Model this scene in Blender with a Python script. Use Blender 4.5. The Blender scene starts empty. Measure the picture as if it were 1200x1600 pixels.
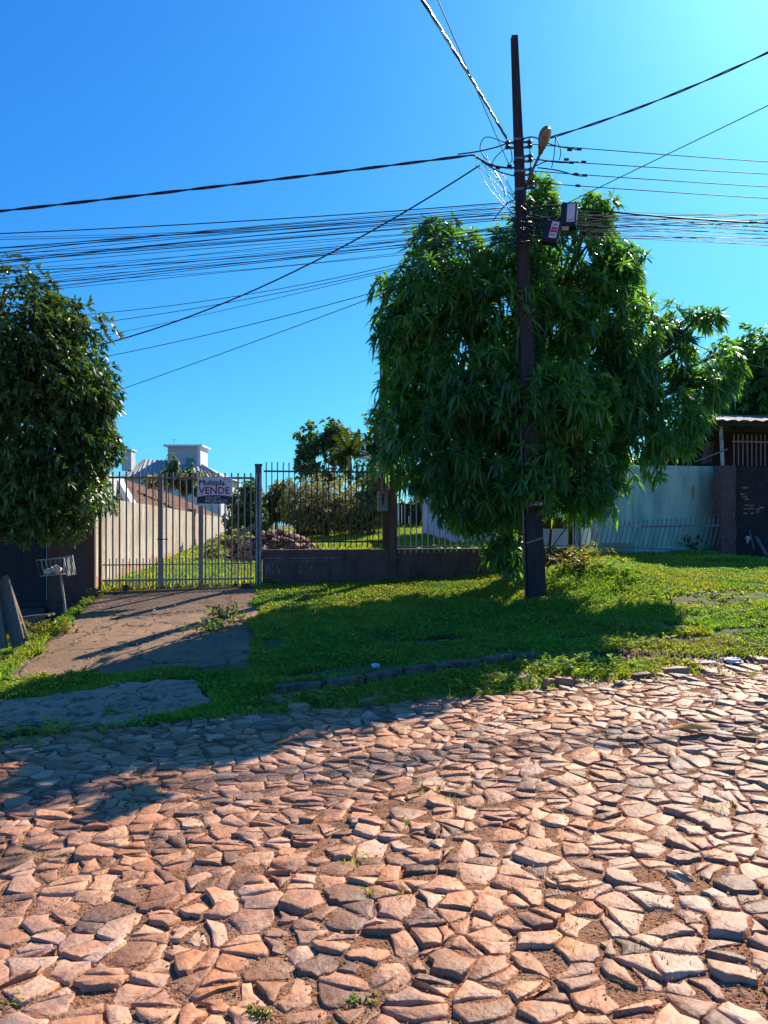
import bpy, math, random
import numpy as np
from mathutils import Vector, Matrix

random.seed(7); rng = np.random.default_rng(7)
S = bpy.context.scene
COL = S.collection
R = math.radians

# ------------------------------------------------------------------ camera, sky, sun, exposure
F = 1200.0; HC = 1.55; HY = 820.0
cam_d = bpy.data.cameras.new('camera'); cam = bpy.data.objects.new('camera', cam_d); COL.objects.link(cam)
cam.location = (0, 0, HC); cam.rotation_euler = (R(90), 0, 0)
cam_d.sensor_fit = 'VERTICAL'; cam_d.sensor_height = 24; cam_d.lens = 24 * F / 1600
cam_d.shift_y = (HY - 800) / 1600; cam_d.clip_end = 2000; cam_d.clip_start = .05
S.camera = cam
SUN_AZ = math.atan(0.67)          # to the right of the view direction
SUN_EL = R(39)
W_ = bpy.data.worlds.new('World'); S.world = W_; W_.use_nodes = True
wn = W_.node_tree; bg = wn.nodes['Background']
sky = wn.nodes.new('ShaderNodeTexSky'); sky.sky_type = 'NISHITA'; sky.sun_disc = False
sky.sun_elevation = SUN_EL; sky.sun_rotation = SUN_AZ
sky.air_density = 1.0; sky.dust_density = 1.0; sky.ozone_density = 4.0; sky.altitude = 300
sep = wn.nodes.new('ShaderNodeSeparateColor'); comb = wn.nodes.new('ShaderNodeCombineColor'); wn.links.new(sky.outputs[0], sep.inputs[0])
for ch, (p_, k_) in enumerate(((1.25, .88), (1.0, 2.8), (.62, 4.6))):   # film-like response of the blue sky, per channel
    m1 = wn.nodes.new('ShaderNodeMath'); m1.operation = 'MULTIPLY'; m1.inputs[1].default_value = .2044
    m2 = wn.nodes.new('ShaderNodeMath'); m2.operation = 'POWER'; m2.inputs[1].default_value = p_
    m3 = wn.nodes.new('ShaderNodeMath'); m3.operation = 'MULTIPLY'; m3.inputs[1].default_value = k_
    wn.links.new(sep.outputs[ch], m1.inputs[0]); wn.links.new(m1.outputs[0], m2.inputs[0]); wn.links.new(m2.outputs[0], m3.inputs[0]); wn.links.new(m3.outputs[0], comb.inputs[ch])
wn.links.new(comb.outputs[0], bg.inputs[0])
bg.inputs[1].default_value = 0.1
sd = bpy.data.lights.new('sun', 'SUN'); so = bpy.data.objects.new('sun', sd); COL.objects.link(so)
sd.energy = 4.1; sd.angle = R(.3); sd.color = (1, .88, .72)
svec = Vector((math.sin(SUN_AZ) * math.cos(SUN_EL), math.cos(SUN_AZ) * math.cos(SUN_EL), math.sin(SUN_EL)))
so.rotation_euler = svec.to_track_quat('Z', 'Y').to_euler(); so.location = (20, 30, 30)
S.view_settings.view_transform = 'Standard'; S.view_settings.look = 'None'
S.view_settings.exposure = 1.05; S.view_settings.gamma = 1; S.view_settings.use_curve_mapping = False
S.cycles.max_bounces = 6; S.cycles.transparent_max_bounces = 8

# ------------------------------------------------------------------ coordinates
A = 0.148; CA = math.cos(A); SA = math.sin(A)
def xy(u, v): return (u * CA - v * SA, u * SA + v * CA)
def uv(x, y): return (x * CA + y * SA, -x * SA + y * CA)
def W(px, py, D): return Vector(((px - 600) / F * D, D, HC - (py - HY) / F * D))
def PV(px, py, v):                       # pixel on the vertical plane at street depth v
    k = (px - 600) / F; D = v / (CA - k * SA); return W(px, py, D)
def nz(x, y, s=1.0, seed=0.0):
    x = x * s + seed * 13.7; y = y * s + seed * 7.3
    return (np.sin(x * 1.7 + 1.3 * np.sin(y * 1.1 + seed)) + np.sin(y * 2.1 + 1.7 * np.sin(x * 1.3 + 2)) + np.sin((x + y) * 3.1 + np.sin((x - y) * 2.3)) * .6) / 2.6
def H(u, v):
    u = np.asarray(u, float); v = np.asarray(v, float)
    uc = np.clip(u, -12, 14)
    zr = .05 * uc + .012 * nz(u, v, 1.3, 1)
    zf = np.interp(uc, [-12, -2.9, -2.74, -.2, 3, 5.2, 6.5, 9, 14], [-.25, .0, .47, .55, .62, .80, .86, .86, .9])
    p = np.interp(uc, [-2.5, 0], [1.0, .72])
    s = np.clip((v - 6.5) / 6.16, 0, 1)
    z = zr + (zf - zr) * s ** p
    z = z + .26 * np.exp(-((u - 4.9) / 1.0) ** 2 - ((v - 10.9) / 1.1) ** 2)
    lv = np.clip(v - 12.66, 0, 26)
    k = .012 + .028 * np.clip((u + 1) / 4, 0, 1) * (u < 5.5)
    z = z + lv * np.where(u > -2.8, k, .004)
    far = np.clip((v - 40) / 60, 0, 1); z = z * (1 - far) + np.minimum(z, 1.2) * far
    z = z + .018 * nz(u, v, 3.1, 3) * (s > 0)
    return z
def gnd(u, v, dz=0.0):
    x, y = xy(u, v); return Vector((x, y, float(H(u, v)) + dz))
def G(px, py):                            # pixel -> point on the terrain
    kx = (px - 600) / F; kz = -(py - HY) / F
    D = 1.5
    while D < 60:
        x = kx * D; u, v = uv(x, D)
        if HC + kz * D <= float(H(u, v)): break
        D += .03
    return W(px, py, D)

# ------------------------------------------------------------------ mesh building
class MB:
    def __init__(s): s.v = []; s.f = []; s.att = None
    def add(s, vs, fs):
        n = len(s.v); s.v += [tuple(p) for p in vs]; s.f += [tuple(i + n for i in f) for f in fs]; return s
    def box(s, lo, hi, M=None):
        x0, y0, z0 = lo; x1, y1, z1 = hi
        vs = [Vector(p) for p in ((x0,y0,z0),(x1,y0,z0),(x1,y1,z0),(x0,y1,z0),(x0,y0,z1),(x1,y0,z1),(x1,y1,z1),(x0,y1,z1))]
        if M is not None: vs = [M @ p for p in vs]
        return s.add(vs, [(0,3,2,1),(4,5,6,7),(0,1,5,4),(1,2,6,5),(2,3,7,6),(3,0,4,7)])
    def bar(s, a, b, w, d, up=(0, 0, 1)):
        a = Vector(a); b = Vector(b); z = (b - a); L = z.length; z.normalize(); up = Vector(up)
        if abs(z.dot(up)) > .95: up = Vector((-SA, CA, 0))
        x = up.cross(z).normalized(); y = z.cross(x)
        M = Matrix((( x[0], y[0], z[0], a[0]), (x[1], y[1], z[1], a[1]), (x[2], y[2], z[2], a[2]), (0, 0, 0, 1)))
        return s.box((-w/2, -d/2, 0), (w/2, d/2, L), M)
    def tube(s, pts, r, n=8, cap=True):
        pts = [Vector(p) for p in pts]; m = len(pts)
        rs = r if hasattr(r, '__len__') else [r] * m
        vs = []; fs = []; x = None
        for i, p in enumerate(pts):
            t = (pts[min(i+1, m-1)] - pts[max(i-1, 0)]).normalized()
            if x is None: x = t.orthogonal().normalized()
            x = (x - t * x.dot(t)).normalized(); y = t.cross(x)
            for k in range(n):
                a = 2 * math.pi * k / n; vs.append(p + (x * math.cos(a) + y * math.sin(a)) * rs[i])
        for i in range(m - 1):
            for k in range(n):
                k2 = (k + 1) % n; fs.append((i*n+k, i*n+k2, (i+1)*n+k2, (i+1)*n+k))
        if cap: fs.append(tuple(range(n - 1, -1, -1))); fs.append(tuple((m-1)*n + k for k in range(n)))
        return s.add(vs, fs)
    def prism(s, poly, ext):              # planar polygon of points extruded by a vector
        n = len(poly); ext = Vector(ext); vs = [Vector(p) for p in poly] + [Vector(p) + ext for p in poly]
        fs = [tuple(range(n)), tuple(range(2*n-1, n-1, -1))] + [(i, (i+1) % n + 0, (i+1) % n + n, i + n)[::-1] for i in range(n)]
        return s.add(vs, fs)
    def ell(s, c, rx, ry, rz, M=None, nu=12, nv=8):
        vs = []; fs = []
        for j in range(nv + 1):
            th = math.pi * j / nv
            for i in range(nu):
                ph = 2 * math.pi * i / nu
                p = Vector((rx*math.sin(th)*math.cos(ph), ry*math.sin(th)*math.sin(ph), rz*math.cos(th)))
                if M is not None: p = M @ p
                vs.append(Vector(c) + p)
        for j in range(nv):
            for i in range(nu):
                i2 = (i+1) % nu; fs.append((j*nu+i, (j+1)*nu+i, (j+1)*nu+i2, j*nu+i2))
        return s.add(vs, fs)
    def build(s, name, mat, parent=None, smooth=False, bevel=0, **tags):
        V = np.array(s.v, float); c = (V.min(0) + V.max(0)) / 2
        me = bpy.data.meshes.new(name); me.from_pydata((V - c).tolist(), [], s.f)
        if smooth: me.polygons.foreach_set('use_smooth', [True] * len(me.polygons))
        me.materials.append(mat); me.update()
        o = link(name, me, Vector(c), parent)
        if bevel:
            b = o.modifiers.new('bevel', 'BEVEL'); b.width = bevel; b.segments = 2; b.limit_method = 'ANGLE'
        tag(o, **tags); return o

def wpos(p):
    v = Vector(p.location)
    while p.parent: p = p.parent; v += p.location
    return v
def link(name, me, c, parent=None):
    o = bpy.data.objects.new(name, me); COL.objects.link(o)
    o.location = c
    if parent is not None: o.parent = parent; o.location = Vector(c) - wpos(parent)
    return o
def tag(o, label=None, cat=None, group=None, kind=None):
    if label: o['label'] = label
    if cat: o['category'] = cat
    if group: o['group'] = group
    if kind: o['kind'] = kind
    return o
def thing(name, label, cat, loc, group=None):
    o = bpy.data.objects.new(name, None); COL.objects.link(o); o.location = loc; o.empty_display_size = .1
    return tag(o, label, cat, group)
def npmesh(name, V, Fq, mat, parent=None, tint=None, tris=False, smooth=False, **tags):
    """V (n,3) F (m,k) numpy arrays; tint per face"""
    c = (V.min(0) + V.max(0)) / 2; V = V - c
    me = bpy.data.meshes.new(name)
    k = Fq.shape[1]; m = len(Fq)
    me.vertices.add(len(V)); me.vertices.foreach_set('co', V.astype(np.float32).ravel())
    me.loops.add(m * k); me.loops.foreach_set('vertex_index', Fq.astype(np.int32).ravel())
    me.polygons.add(m); me.polygons.foreach_set('loop_start', np.arange(0, m * k, k, dtype=np.int32))
    me.polygons.foreach_set('loop_total', np.full(m, k, np.int32))
    if smooth: me.polygons.foreach_set('use_smooth', np.ones(m, bool))
    me.update(calc_edges=True)
    if tint is not None:
        a = me.attributes.new('tint', 'FLOAT', 'FACE'); a.data.foreach_set('value', tint.astype(np.float32))
    me.materials.append(mat)
    o = link(name, me, Vector(c), parent); return tag(o, **tags)

# ------------------------------------------------------------------ materials
def mat(name, base, rough=.8, noise=None, noise2=None, bump=0, bscale=30, spec=.3, metal=0, tint=None, trans=0, tcol=None, obj_rand=0, dist=.02, crack=0):
    """noise=(scale,color,amount[,detail]); extra stains as a list in noise2"""
    m = bpy.data.materials.new(name); m.use_nodes = True; t = m.node_tree; N = t.nodes; L = t.links
    b = N['Principled BSDF']; b.inputs['Roughness'].default_value = rough; b.inputs['Metallic'].default_value = metal
    b.inputs['Specular IOR Level'].default_value = spec
    geo = N.new('ShaderNodeNewGeometry'); pos = geo.outputs['Position']
    rgb = N.new('ShaderNodeRGB'); rgb.outputs[0].default_value = (*base, 1); cur = rgb.outputs[0]
    def mix(cur, fac, col, typ='MIX'):
        x = N.new('ShaderNodeMix'); x.data_type = 'RGBA'; x.blend_type = typ
        L.new(fac, x.inputs['Factor']); L.new(cur, x.inputs['A'])
        if hasattr(col, 'links'): L.new(col, x.inputs['B'])
        else: x.inputs['B'].default_value = (*col, 1)
        return x.outputs['Result']
    for i, q in enumerate(([noise] if noise else []) + (noise2 or [])):
        sc, col, lo, hi = q[:4]; det = q[4] if len(q) > 4 else 4; stretch = q[5] if len(q) > 5 else None
        n = N.new('ShaderNodeTexNoise'); n.inputs['Scale'].default_value = sc; n.inputs['Detail'].default_value = det
        n.inputs['Roughness'].default_value = .65
        if stretch:
            mp = N.new('ShaderNodeMapping'); mp.inputs['Scale'].default_value = stretch; L.new(pos, mp.inputs[0]); L.new(mp.outputs[0], n.inputs['Vector'])
        else: L.new(pos, n.inputs['Vector'])
        mr = N.new('ShaderNodeMapRange'); mr.inputs['From Min'].default_value = lo; mr.inputs['From Max'].default_value = hi
        L.new(n.outputs[0], mr.inputs[0]); cur = mix(cur, mr.outputs[0], col)
    if tint:
        at = N.new('ShaderNodeAttribute'); at.attribute_name = 'tint'
        r = N.new('ShaderNodeValToRGB'); els = r.color_ramp.elements
        els[0].position = tint[0][0]; els[0].color = (*tint[0][1], 1); els[1].position = tint[-1][0]; els[1].color = (*tint[-1][1], 1)
        for p, c in tint[1:-1]: e = els.new(p); e.color = (*c, 1)
        L.new(at.outputs['Fac'], r.inputs[0]); one = N.new('ShaderNodeValue'); one.outputs[0].default_value = 1
        cur = mix(cur, one.outputs[0], r.outputs[0], 'MULTIPLY')
    if obj_rand:
        oi = N.new('ShaderNodeObjectInfo'); mr = N.new('ShaderNodeMapRange'); mr.inputs['To Min'].default_value = 1 - obj_rand; mr.inputs['To Max'].default_value = 1 + obj_rand
        L.new(oi.outputs['Random'], mr.inputs[0]); h = N.new('ShaderNodeHueSaturation'); L.new(mr.outputs[0], h.inputs['Value']); L.new(cur, h.inputs['Color']); cur = h.outputs[0]
    if crack:
        nn_ = N.new('ShaderNodeTexNoise'); nn_.inputs['Scale'].default_value = 3; L.new(pos, nn_.inputs['Vector'])
        va = N.new('ShaderNodeVectorMath'); va.operation = 'MULTIPLY_ADD'; va.inputs[1].default_value = (.5, .5, .5); L.new(nn_.outputs['Color'], va.inputs[0]); L.new(pos, va.inputs[2])
        vo = N.new('ShaderNodeTexVoronoi'); vo.feature = 'DISTANCE_TO_EDGE'; vo.inputs['Scale'].default_value = crack; L.new(va.outputs[0], vo.inputs['Vector'])
        mr = N.new('ShaderNodeMapRange'); mr.inputs['From Min'].default_value = .012; mr.inputs['From Max'].default_value = .004; L.new(vo.outputs['Distance'], mr.inputs[0])
        cur = mix(cur, mr.outputs[0], (.05, .035, .025))
    L.new(cur, b.inputs['Base Color'])
    if bump:
        n = N.new('ShaderNodeTexNoise'); n.inputs['Scale'].default_value = bscale; n.inputs['Detail'].default_value = 6; L.new(pos, n.inputs['Vector'])
        bp = N.new('ShaderNodeBump'); bp.inputs['Strength'].default_value = bump; bp.inputs['Distance'].default_value = dist
        L.new(n.outputs[0], bp.inputs['Height']); L.new(bp.outputs[0], b.inputs['Normal'])
    if trans:
        out = N['Material Output']; tr = N.new('ShaderNodeBsdfTranslucent'); ms = N.new('ShaderNodeMixShader'); ms.inputs[0].default_value = trans
        h = N.new('ShaderNodeMix'); h.data_type = 'RGBA'; h.blend_type = 'MULTIPLY'; h.inputs['Factor'].default_value = 1
        L.new(cur, h.inputs['A']); h.inputs['B'].default_value = (*(tcol or (1, 1, 1)), 1); L.new(h.outputs['Result'], tr.inputs[0])
        L.new(b.outputs[0], ms.inputs[1]); L.new(tr.outputs[0], ms.inputs[2]); L.new(ms.outputs[0], out.inputs[0])
    return m

T3 = [(0, (.45, .5, .5)), (.5, (.9, .95, .8)), (1, (1.6, 1.45, .9))]
M = {}
M['soil'] = mat('red_soil', (.30, .125, .055), .95, (9, (.38, .20, .11), .4, .65), [(45, (.10, .05, .03), .5, .62), (120, (.36, .26, .18), .6, .7)], bump=.9, bscale=90, dist=.02)
M['verge'] = mat('verge_soil', (.11, .17, .04), .95, (6, (.22, .13, .07), .5, .66), [(40, (.03, .04, .012), .45, .7), (60, (.20, .14, .07), .62, .7)], bump=.8, bscale=70)
M['stone'] = mat('paving_stone', (.53, .245, .11), .6, (1.3, (.44, .27, .18), .42, .62), [(11, (.40, .16, .07), .48, .72), (34, (.56, .36, .25), .55, .75, 8), (5, (.24, .14, .10), .54, .70), (.8, (.33, .19, .13), .5, .66)], bump=.75, bscale=38, spec=.45,
                 tint=[(0, (.38, .38, .40)), (.15, (.62, .56, .52)), (.35, (.92, .78, .68)), (.6, (1.05, .95, .88)), (.85, (1.12, 1.12, 1.12)), (1, (1.25, 1.35, 1.45))], dist=.012)
M['grass'] = mat('grass', (.19, .35, .07), .6, (1.0, (.32, .37, .07), .4, .62), tint=T3, trans=.5, tcol=(1.5, 1.35, .5), spec=.25)
M['dry'] = mat('dry_grass', (.27, .21, .09), .8, tint=T3, trans=.3)
M['mango'] = mat('mango_leaf', (.062, .195, .10), .38, (.7, (.09, .23, .07), .4, .65), tint=T3, trans=.42, tcol=(3.2, 2.5, .4), spec=.5)
M['ficus'] = mat('broad_leaf', (.07, .15, .055), .36, (.8, (.10, .16, .04), .4, .65), tint=T3, trans=.22, tcol=(2.2, 2.0, .6), spec=.6)
M['farleaf'] = mat('far_leaf', (.11, .20, .10), .5, (.35, (.16, .23, .09), .4, .65), tint=T3, trans=.35, tcol=(1.8, 1.6, .6))
M['olive'] = mat('olive_leaf', (.27, .31, .12), .6, (.6, (.30, .27, .16), .4, .65), tint=T3, trans=.45, tcol=(1.5, 1.4, .7))
M['palm'] = mat('palm_leaf', (.10, .14, .03), .45, tint=T3, trans=.45, tcol=(1.7, 1.5, .5))
M['yellow'] = mat('yellow_leaf', (.20, .19, .03), .5, tint=T3, trans=.45, tcol=(1.4, 1.2, .5))
M['bark'] = mat('bark', (.07, .05, .035), .9, (14, (.12, .10, .075), .45, .7), bump=.9, bscale=28)
M['lime'] = mat('lime_bark', (.30, .28, .25), .9, (9, (.07, .055, .04), .42, .6), bump=.8, bscale=30)
M['pole'] = mat('weathered_pole', (.036, .034, .033), .9, (3, (.06, .054, .05), .4, .7, 6, (6, 6, .8)), [(25, (.03, .025, .022), .5, .7)], bump=.5, bscale=40)
M['plum'] = mat('plum_paint', (.125, .072, .068), .85, (3.5, (.17, .10, .088), .4, .7, 6), [(2.2, (.04, .03, .03), .5, .75, 5, (3, 3, .7)), (60, (.12, .09, .08), .68, .75)], bump=.3, bscale=25)
M['limepaint'] = mat('lime_paint', (.42, .42, .45), .9, (30, (.06, .035, .035), .38, .62, 5, (1, 1, .25)))
M['conc'] = mat('drive_concrete', (.23, .14, .08), .9, (1.2, (.34, .20, .105), .42, .62), [(4, (.17, .11, .075), .48, .68), (1.1, (.20, .14, .10), .55, .68), (60, (.38, .30, .23), .6, .75)], bump=.5, bscale=45, dist=.02, crack=.7)
M['apron'] = mat('apron_concrete', (.40, .24, .155), .92, (2.2, (.50, .29, .17), .4, .6), [(9, (.16, .10, .08), .5, .62), (30, (.46, .36, .30), .6, .7)], bump=1, bscale=20, dist=.03, crack=1.6)
M['kerb'] = mat('kerb_stone', (.20, .15, .11), .95, (12, (.06, .055, .045), .4, .66), bump=.9, bscale=30)
M['lotwall'] = mat('plastered_blocks', (.50, .43, .34), .92, (1.1, (.34, .28, .22), .42, .66), [(1.0, (.62, .56, .47), .5, .66, 6, (3, 3, .6)), (5, (.30, .24, .18), .55, .72), (1.6, (.50, .30, .17), .56, .7), (18, (.30, .25, .20), .6, .75)], bump=.3, bscale=20)
M['lotfoot'] = mat('clay_splashed_plaster', (.50, .25, .13), .95, (5, (.42, .33, .25), .45, .65, 6), bump=.3, bscale=20)
M['clay'] = mat('clay_tile', (.17, .07, .045), .85, (3, (.08, .045, .035), .4, .6), [(14, (.34, .22, .15), .6, .7)], obj_rand=.25, tint=[(0, (.55, .5, .5)), (.5, (.9, .9, .9)), (1, (1.7, 1.5, 1.4))])
M['cream'] = mat('pale_wall', (.62, .62, .60), .85, (1.5, (.52, .52, .50), .4, .7))
M['white'] = mat('white_paint', (.72, .72, .72), .6, (4, (.6, .6, .6), .5, .7))
M['lilac'] = mat('lilac_wall', (.50, .54, .62), .85, (1.5, (.58, .60, .64), .4, .7), [(3, (.38, .40, .42), .62, .75, 5, (3, 3, .6))])
M['teal'] = mat('teal_wall', (.54, .80, .64), .88, (.9, (.62, .84, .68), .42, .62), [(1.4, (.30, .50, .43), .46, .68, 6, (3, 3, .5)), (6, (.58, .66, .50), .64, .72), (30, (.34, .52, .44), .64, .74)], bump=.25, bscale=14)
M['tealbase'] = mat('bare_plaster_patch', (.50, .42, .28), .9, (14, (.32, .45, .40), .5, .6))
M['greyroof'] = mat('grey_tiles', (.36, .36, .35), .7, (4, (.28, .28, .28), .4, .7))
M['glass'] = mat('dark_glass', (.05, .08, .10), .12, spec=.8)
M['slate'] = mat('dark_blue_metal', (.014, .022, .040), .5, (2, (.02, .03, .05), .4, .7))
M['sill'] = mat('dark_sill', (.055, .075, .085), .8, (8, (.09, .10, .11), .4, .7))
M['darkwood'] = mat('dark_boards', (.03, .024, .02), .9, (6, (.05, .04, .03), .4, .7, 4, (6, 6, .5)), obj_rand=.4)
M['darkwall'] = mat('sooty_wall', (.050, .036, .034), .9, (3, (.028, .024, .026), .4, .66), [(9, (.085, .055, .045), .58, .72)], bump=.6, bscale=18)
M['pinkcol'] = mat('worn_pink_plaster', (.17, .095, .085), .9, (4, (.10, .06, .055), .45, .66), [(11, (.26, .20, .18), .62, .7), (6, (.04, .03, .03), .64, .7)], bump=.6, bscale=18)
M['brick'] = mat('rough_brick', (.42, .27, .17), .9, (12, (.28, .13, .08), .4, .65), bump=.7, bscale=50, obj_rand=.3)
M['rust'] = mat('rusty_iron', (.30, .10, .035), .8, (14, (.15, .06, .03), .42, .62), bump=.3, bscale=60)
M['bar'] = mat('worn_grey_paint', (.27, .25, .24), .6, (5, (.30, .16, .09), .5, .68, 5, (1, 1, .5)), [(30, (.14, .10, .08), .6, .72)], spec=.4)
M['barD'] = mat('dark_iron', (.075, .05, .042), .65, (7, (.12, .06, .04), .5, .7), spec=.4)
M['barW'] = mat('whitish_iron', (.48, .50, .50), .6, (6, (.20, .19, .18), .48, .66), spec=.4)
M['post'] = mat('grey_gate_post', (.10, .10, .10), .6, (6, (.30, .30, .30), .5, .75, 5, (5, 5, .6)), spec=.4)
M['postW'] = mat('pale_gate_rail', (.50, .50, .52), .6, (8, (.25, .22, .20), .52, .7))
M['pinkbar'] = mat('pink_grille', (.34, .20, .18), .7, (9, (.20, .12, .10), .5, .7))
M['cable'] = mat('black_cable', (.016, .016, .018), .45, spec=.4)
M['cable2'] = mat('blue_black_cable', (.02, .06, .10), .5, spec=.4)
M['alu'] = mat('bare_aluminium', (.45, .45, .46), .35, metal=.7)
M['porc'] = mat('brown_porcelain', (.04, .018, .014), .3, spec=.6)
M['steel'] = mat('zinc_steel', (.20, .20, .20), .5, metal=.5, noise=(20, (.12, .09, .07), .5, .7))
M['lamp'] = mat('lamp_shell', (.16, .14, .10), .5, (14, (.24, .20, .12), .5, .7))
M['lens'] = mat('lamp_lens', (.28, .26, .16), .3, (25, (.14, .10, .05), .5, .7), spec=.6)
M['picket'] = mat('grey_green_iron', (.20, .27, .26), .6)
M['black'] = mat('black_plastic', (.010, .018, .028), .45)
M['lbl'] = mat('white_label', (.62, .62, .64), .5, (40, (.52, .52, .55), .5, .7))
M['red'] = mat('crimson_print', (.42, .025, .06), .5)
M['navy'] = mat('navy_print', (.03, .04, .11), .5)
M['charcoal'] = mat('charcoal_print', (.045, .05, .07), .5)
M['sign'] = mat('sign_board', (.80, .80, .86), .45, (6, (.74, .75, .82), .4, .7))
M['boardW'] = mat('grey_plank', (.13, .125, .12), .9, (4, (.20, .17, .14), .4, .7, 6, (8, 8, .7)), bump=.4, bscale=30)
M['boardO'] = mat('tan_plank', (.30, .21, .14), .9, (6, (.20, .14, .10), .4, .7, 6, (8, 8, .7)))
M['bag'] = mat('white_bag', (.70, .68, .66), .6)
M['wire'] = mat('pale_wire', (.42, .41, .38), .6, (12, (.2, .15, .1), .5, .7))
M['bask'] = mat('rust_sheet', (.10, .045, .032), .8, (14, (.16, .07, .04), .45, .7))
M['tin'] = mat('tin_sheet', (.22, .20, .19), .75, (6, (.25, .16, .12), .48, .7), metal=.3)
M['orange'] = mat('dry_orange_leaf', (.62, .30, .07), .7, trans=.2)
M['leaf_litter'] = mat('dry_leaf', (.30, .19, .10), .8, tint=T3)
M['pebble'] = mat('pebbles', (.40, .33, .28), .9, tint=[(0, (.4, .3, .25)), (.5, (.9, .8, .7)), (1, (1.6, 1.5, 1.4))])

# ------------------------------------------------------------------ ground, road
def sheet(name, us, vs, zfun, mat_, **k):
    U, V = np.meshgrid(us, vs); X = U * CA - V * SA; Y = U * SA + V * CA; Z = zfun(U, V)
    n, m = U.shape; P = np.stack([X, Y, Z], -1).reshape(-1, 3)
    i = np.arange(n - 1)[:, None] * m + np.arange(m - 1)[None]; i = i.ravel()
    Fq = np.stack([i, i + 1, i + m + 1, i + m], -1)
    return npmesh(name, P, Fq, mat_, smooth=True, **k)
us = np.concatenate([[-500, -250, -120, -60, -30, -20, -14, -10], np.arange(-8, -3.1, .3), np.arange(-3.1, 10, .1), [10.5, 11, 12, 14, 18, 25, 40, 80, 160, 300, 500]])
vs = np.concatenate([np.arange(6.25, 16, .1), np.arange(16, 40, .6), [45, 55, 70, 100, 160, 300, 700]])
def vergeZ(u, v):
    z = H(u, v)
    drv = (u > -2.55) & (u < -.2) & (v > 7.75) & (v < 12.6)
    return np.where(drv, z - .10, z) - .12 * (v < 6.42)
sheet('ground', us, vs, vergeZ, M['verge'], kind='structure')
def roadZ(u, v): return H(u, v) + .004 - .02 * np.clip((v - 6.3) / .5, 0, 1)
sheet('road', np.concatenate([[-500, -100, -40, -20, -12], np.arange(-10, 12, .14), [13, 16, 24, 40, 100, 500]]),
      np.concatenate([[-400, -60, -20, -8, -5], np.arange(-3, 6.9, .14)]), roadZ, M['soil'], kind='structure')
road = bpy.data.objects['road']

# stones: power-diagram cells
def clip(poly, n, c):
    out = []; m = len(poly)
    for i in range(m):
        a = poly[i]; b = poly[(i+1) % m]; da = a[0]*n[0]+a[1]*n[1]-c; db = b[0]*n[0]+b[1]*n[1]-c
        if da <= 0: out.append(a)
        if (da < 0 < db) or (db < 0 < da):
            t = da / (da - db); out.append((a[0]+(b[0]-a[0])*t, a[1]+(b[1]-a[1])*t))
    return out
def area(p): return .5 * sum(p[i][0]*p[(i+1) % len(p)][1]-p[(i+1) % len(p)][0]*p[i][1] for i in range(len(p)))
def in_apron(a, b): return a < -.75 and b > 6.22 + .10 * (a + 2) * (a > -2)
def cells():
    sp = .132; seeds = {}
    for i in range(-64, 88):
        for j in range(4, 54):
            seeds[i, j] = ((i + random.uniform(-.48, .48) + .5 * (j % 2)) * sp * 1.06, (j + random.uniform(-.48, .48)) * sp * .92, random.uniform(-.0040, .0040))
    res = []
    for (i, j), (a, b, w) in seeds.items():
        x, y = xy(a, b)
        if y < .9 or abs(x) > .52 * y + 1.2 or b > 6.47 + .10 * math.sin(a * 3) + .1 * (a > 2) or b < .6 or in_apron(a, b): continue
        poly = [(a-.4, b-.4), (a+.4, b-.4), (a+.4, b+.4), (a-.4, b+.4)]
        for di in range(-3, 4):
            for dj in range(-3, 4):
                q = seeds.get((i+di, j+dj))
                if (di or dj) and q and len(poly) > 2:
                    n = (q[0]-a, q[1]-b); c = ((q[0]**2+q[1]**2-q[2]) - (a*a+b*b-w)) / 2; poly = clip(poly, n, c)
        if len(poly) < 3: continue
        ar = area(poly)
        if ar > .014 and random.random() < .5:
            cx = sum(p[0] for p in poly)/len(poly); cy = sum(p[1] for p in poly)/len(poly); th = random.uniform(0, math.pi) if random.random() < .5 else random.uniform(1.2, 1.9)
            n = (math.cos(th), math.sin(th)); c = n[0]*cx+n[1]*cy + random.uniform(-.02, .02)
            res += [clip(poly, n, c), clip(poly, (-n[0], -n[1]), -c)]
        else: res.append(poly)
    return [p for p in res if len(p) > 2 and area(p) > .0025]
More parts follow.
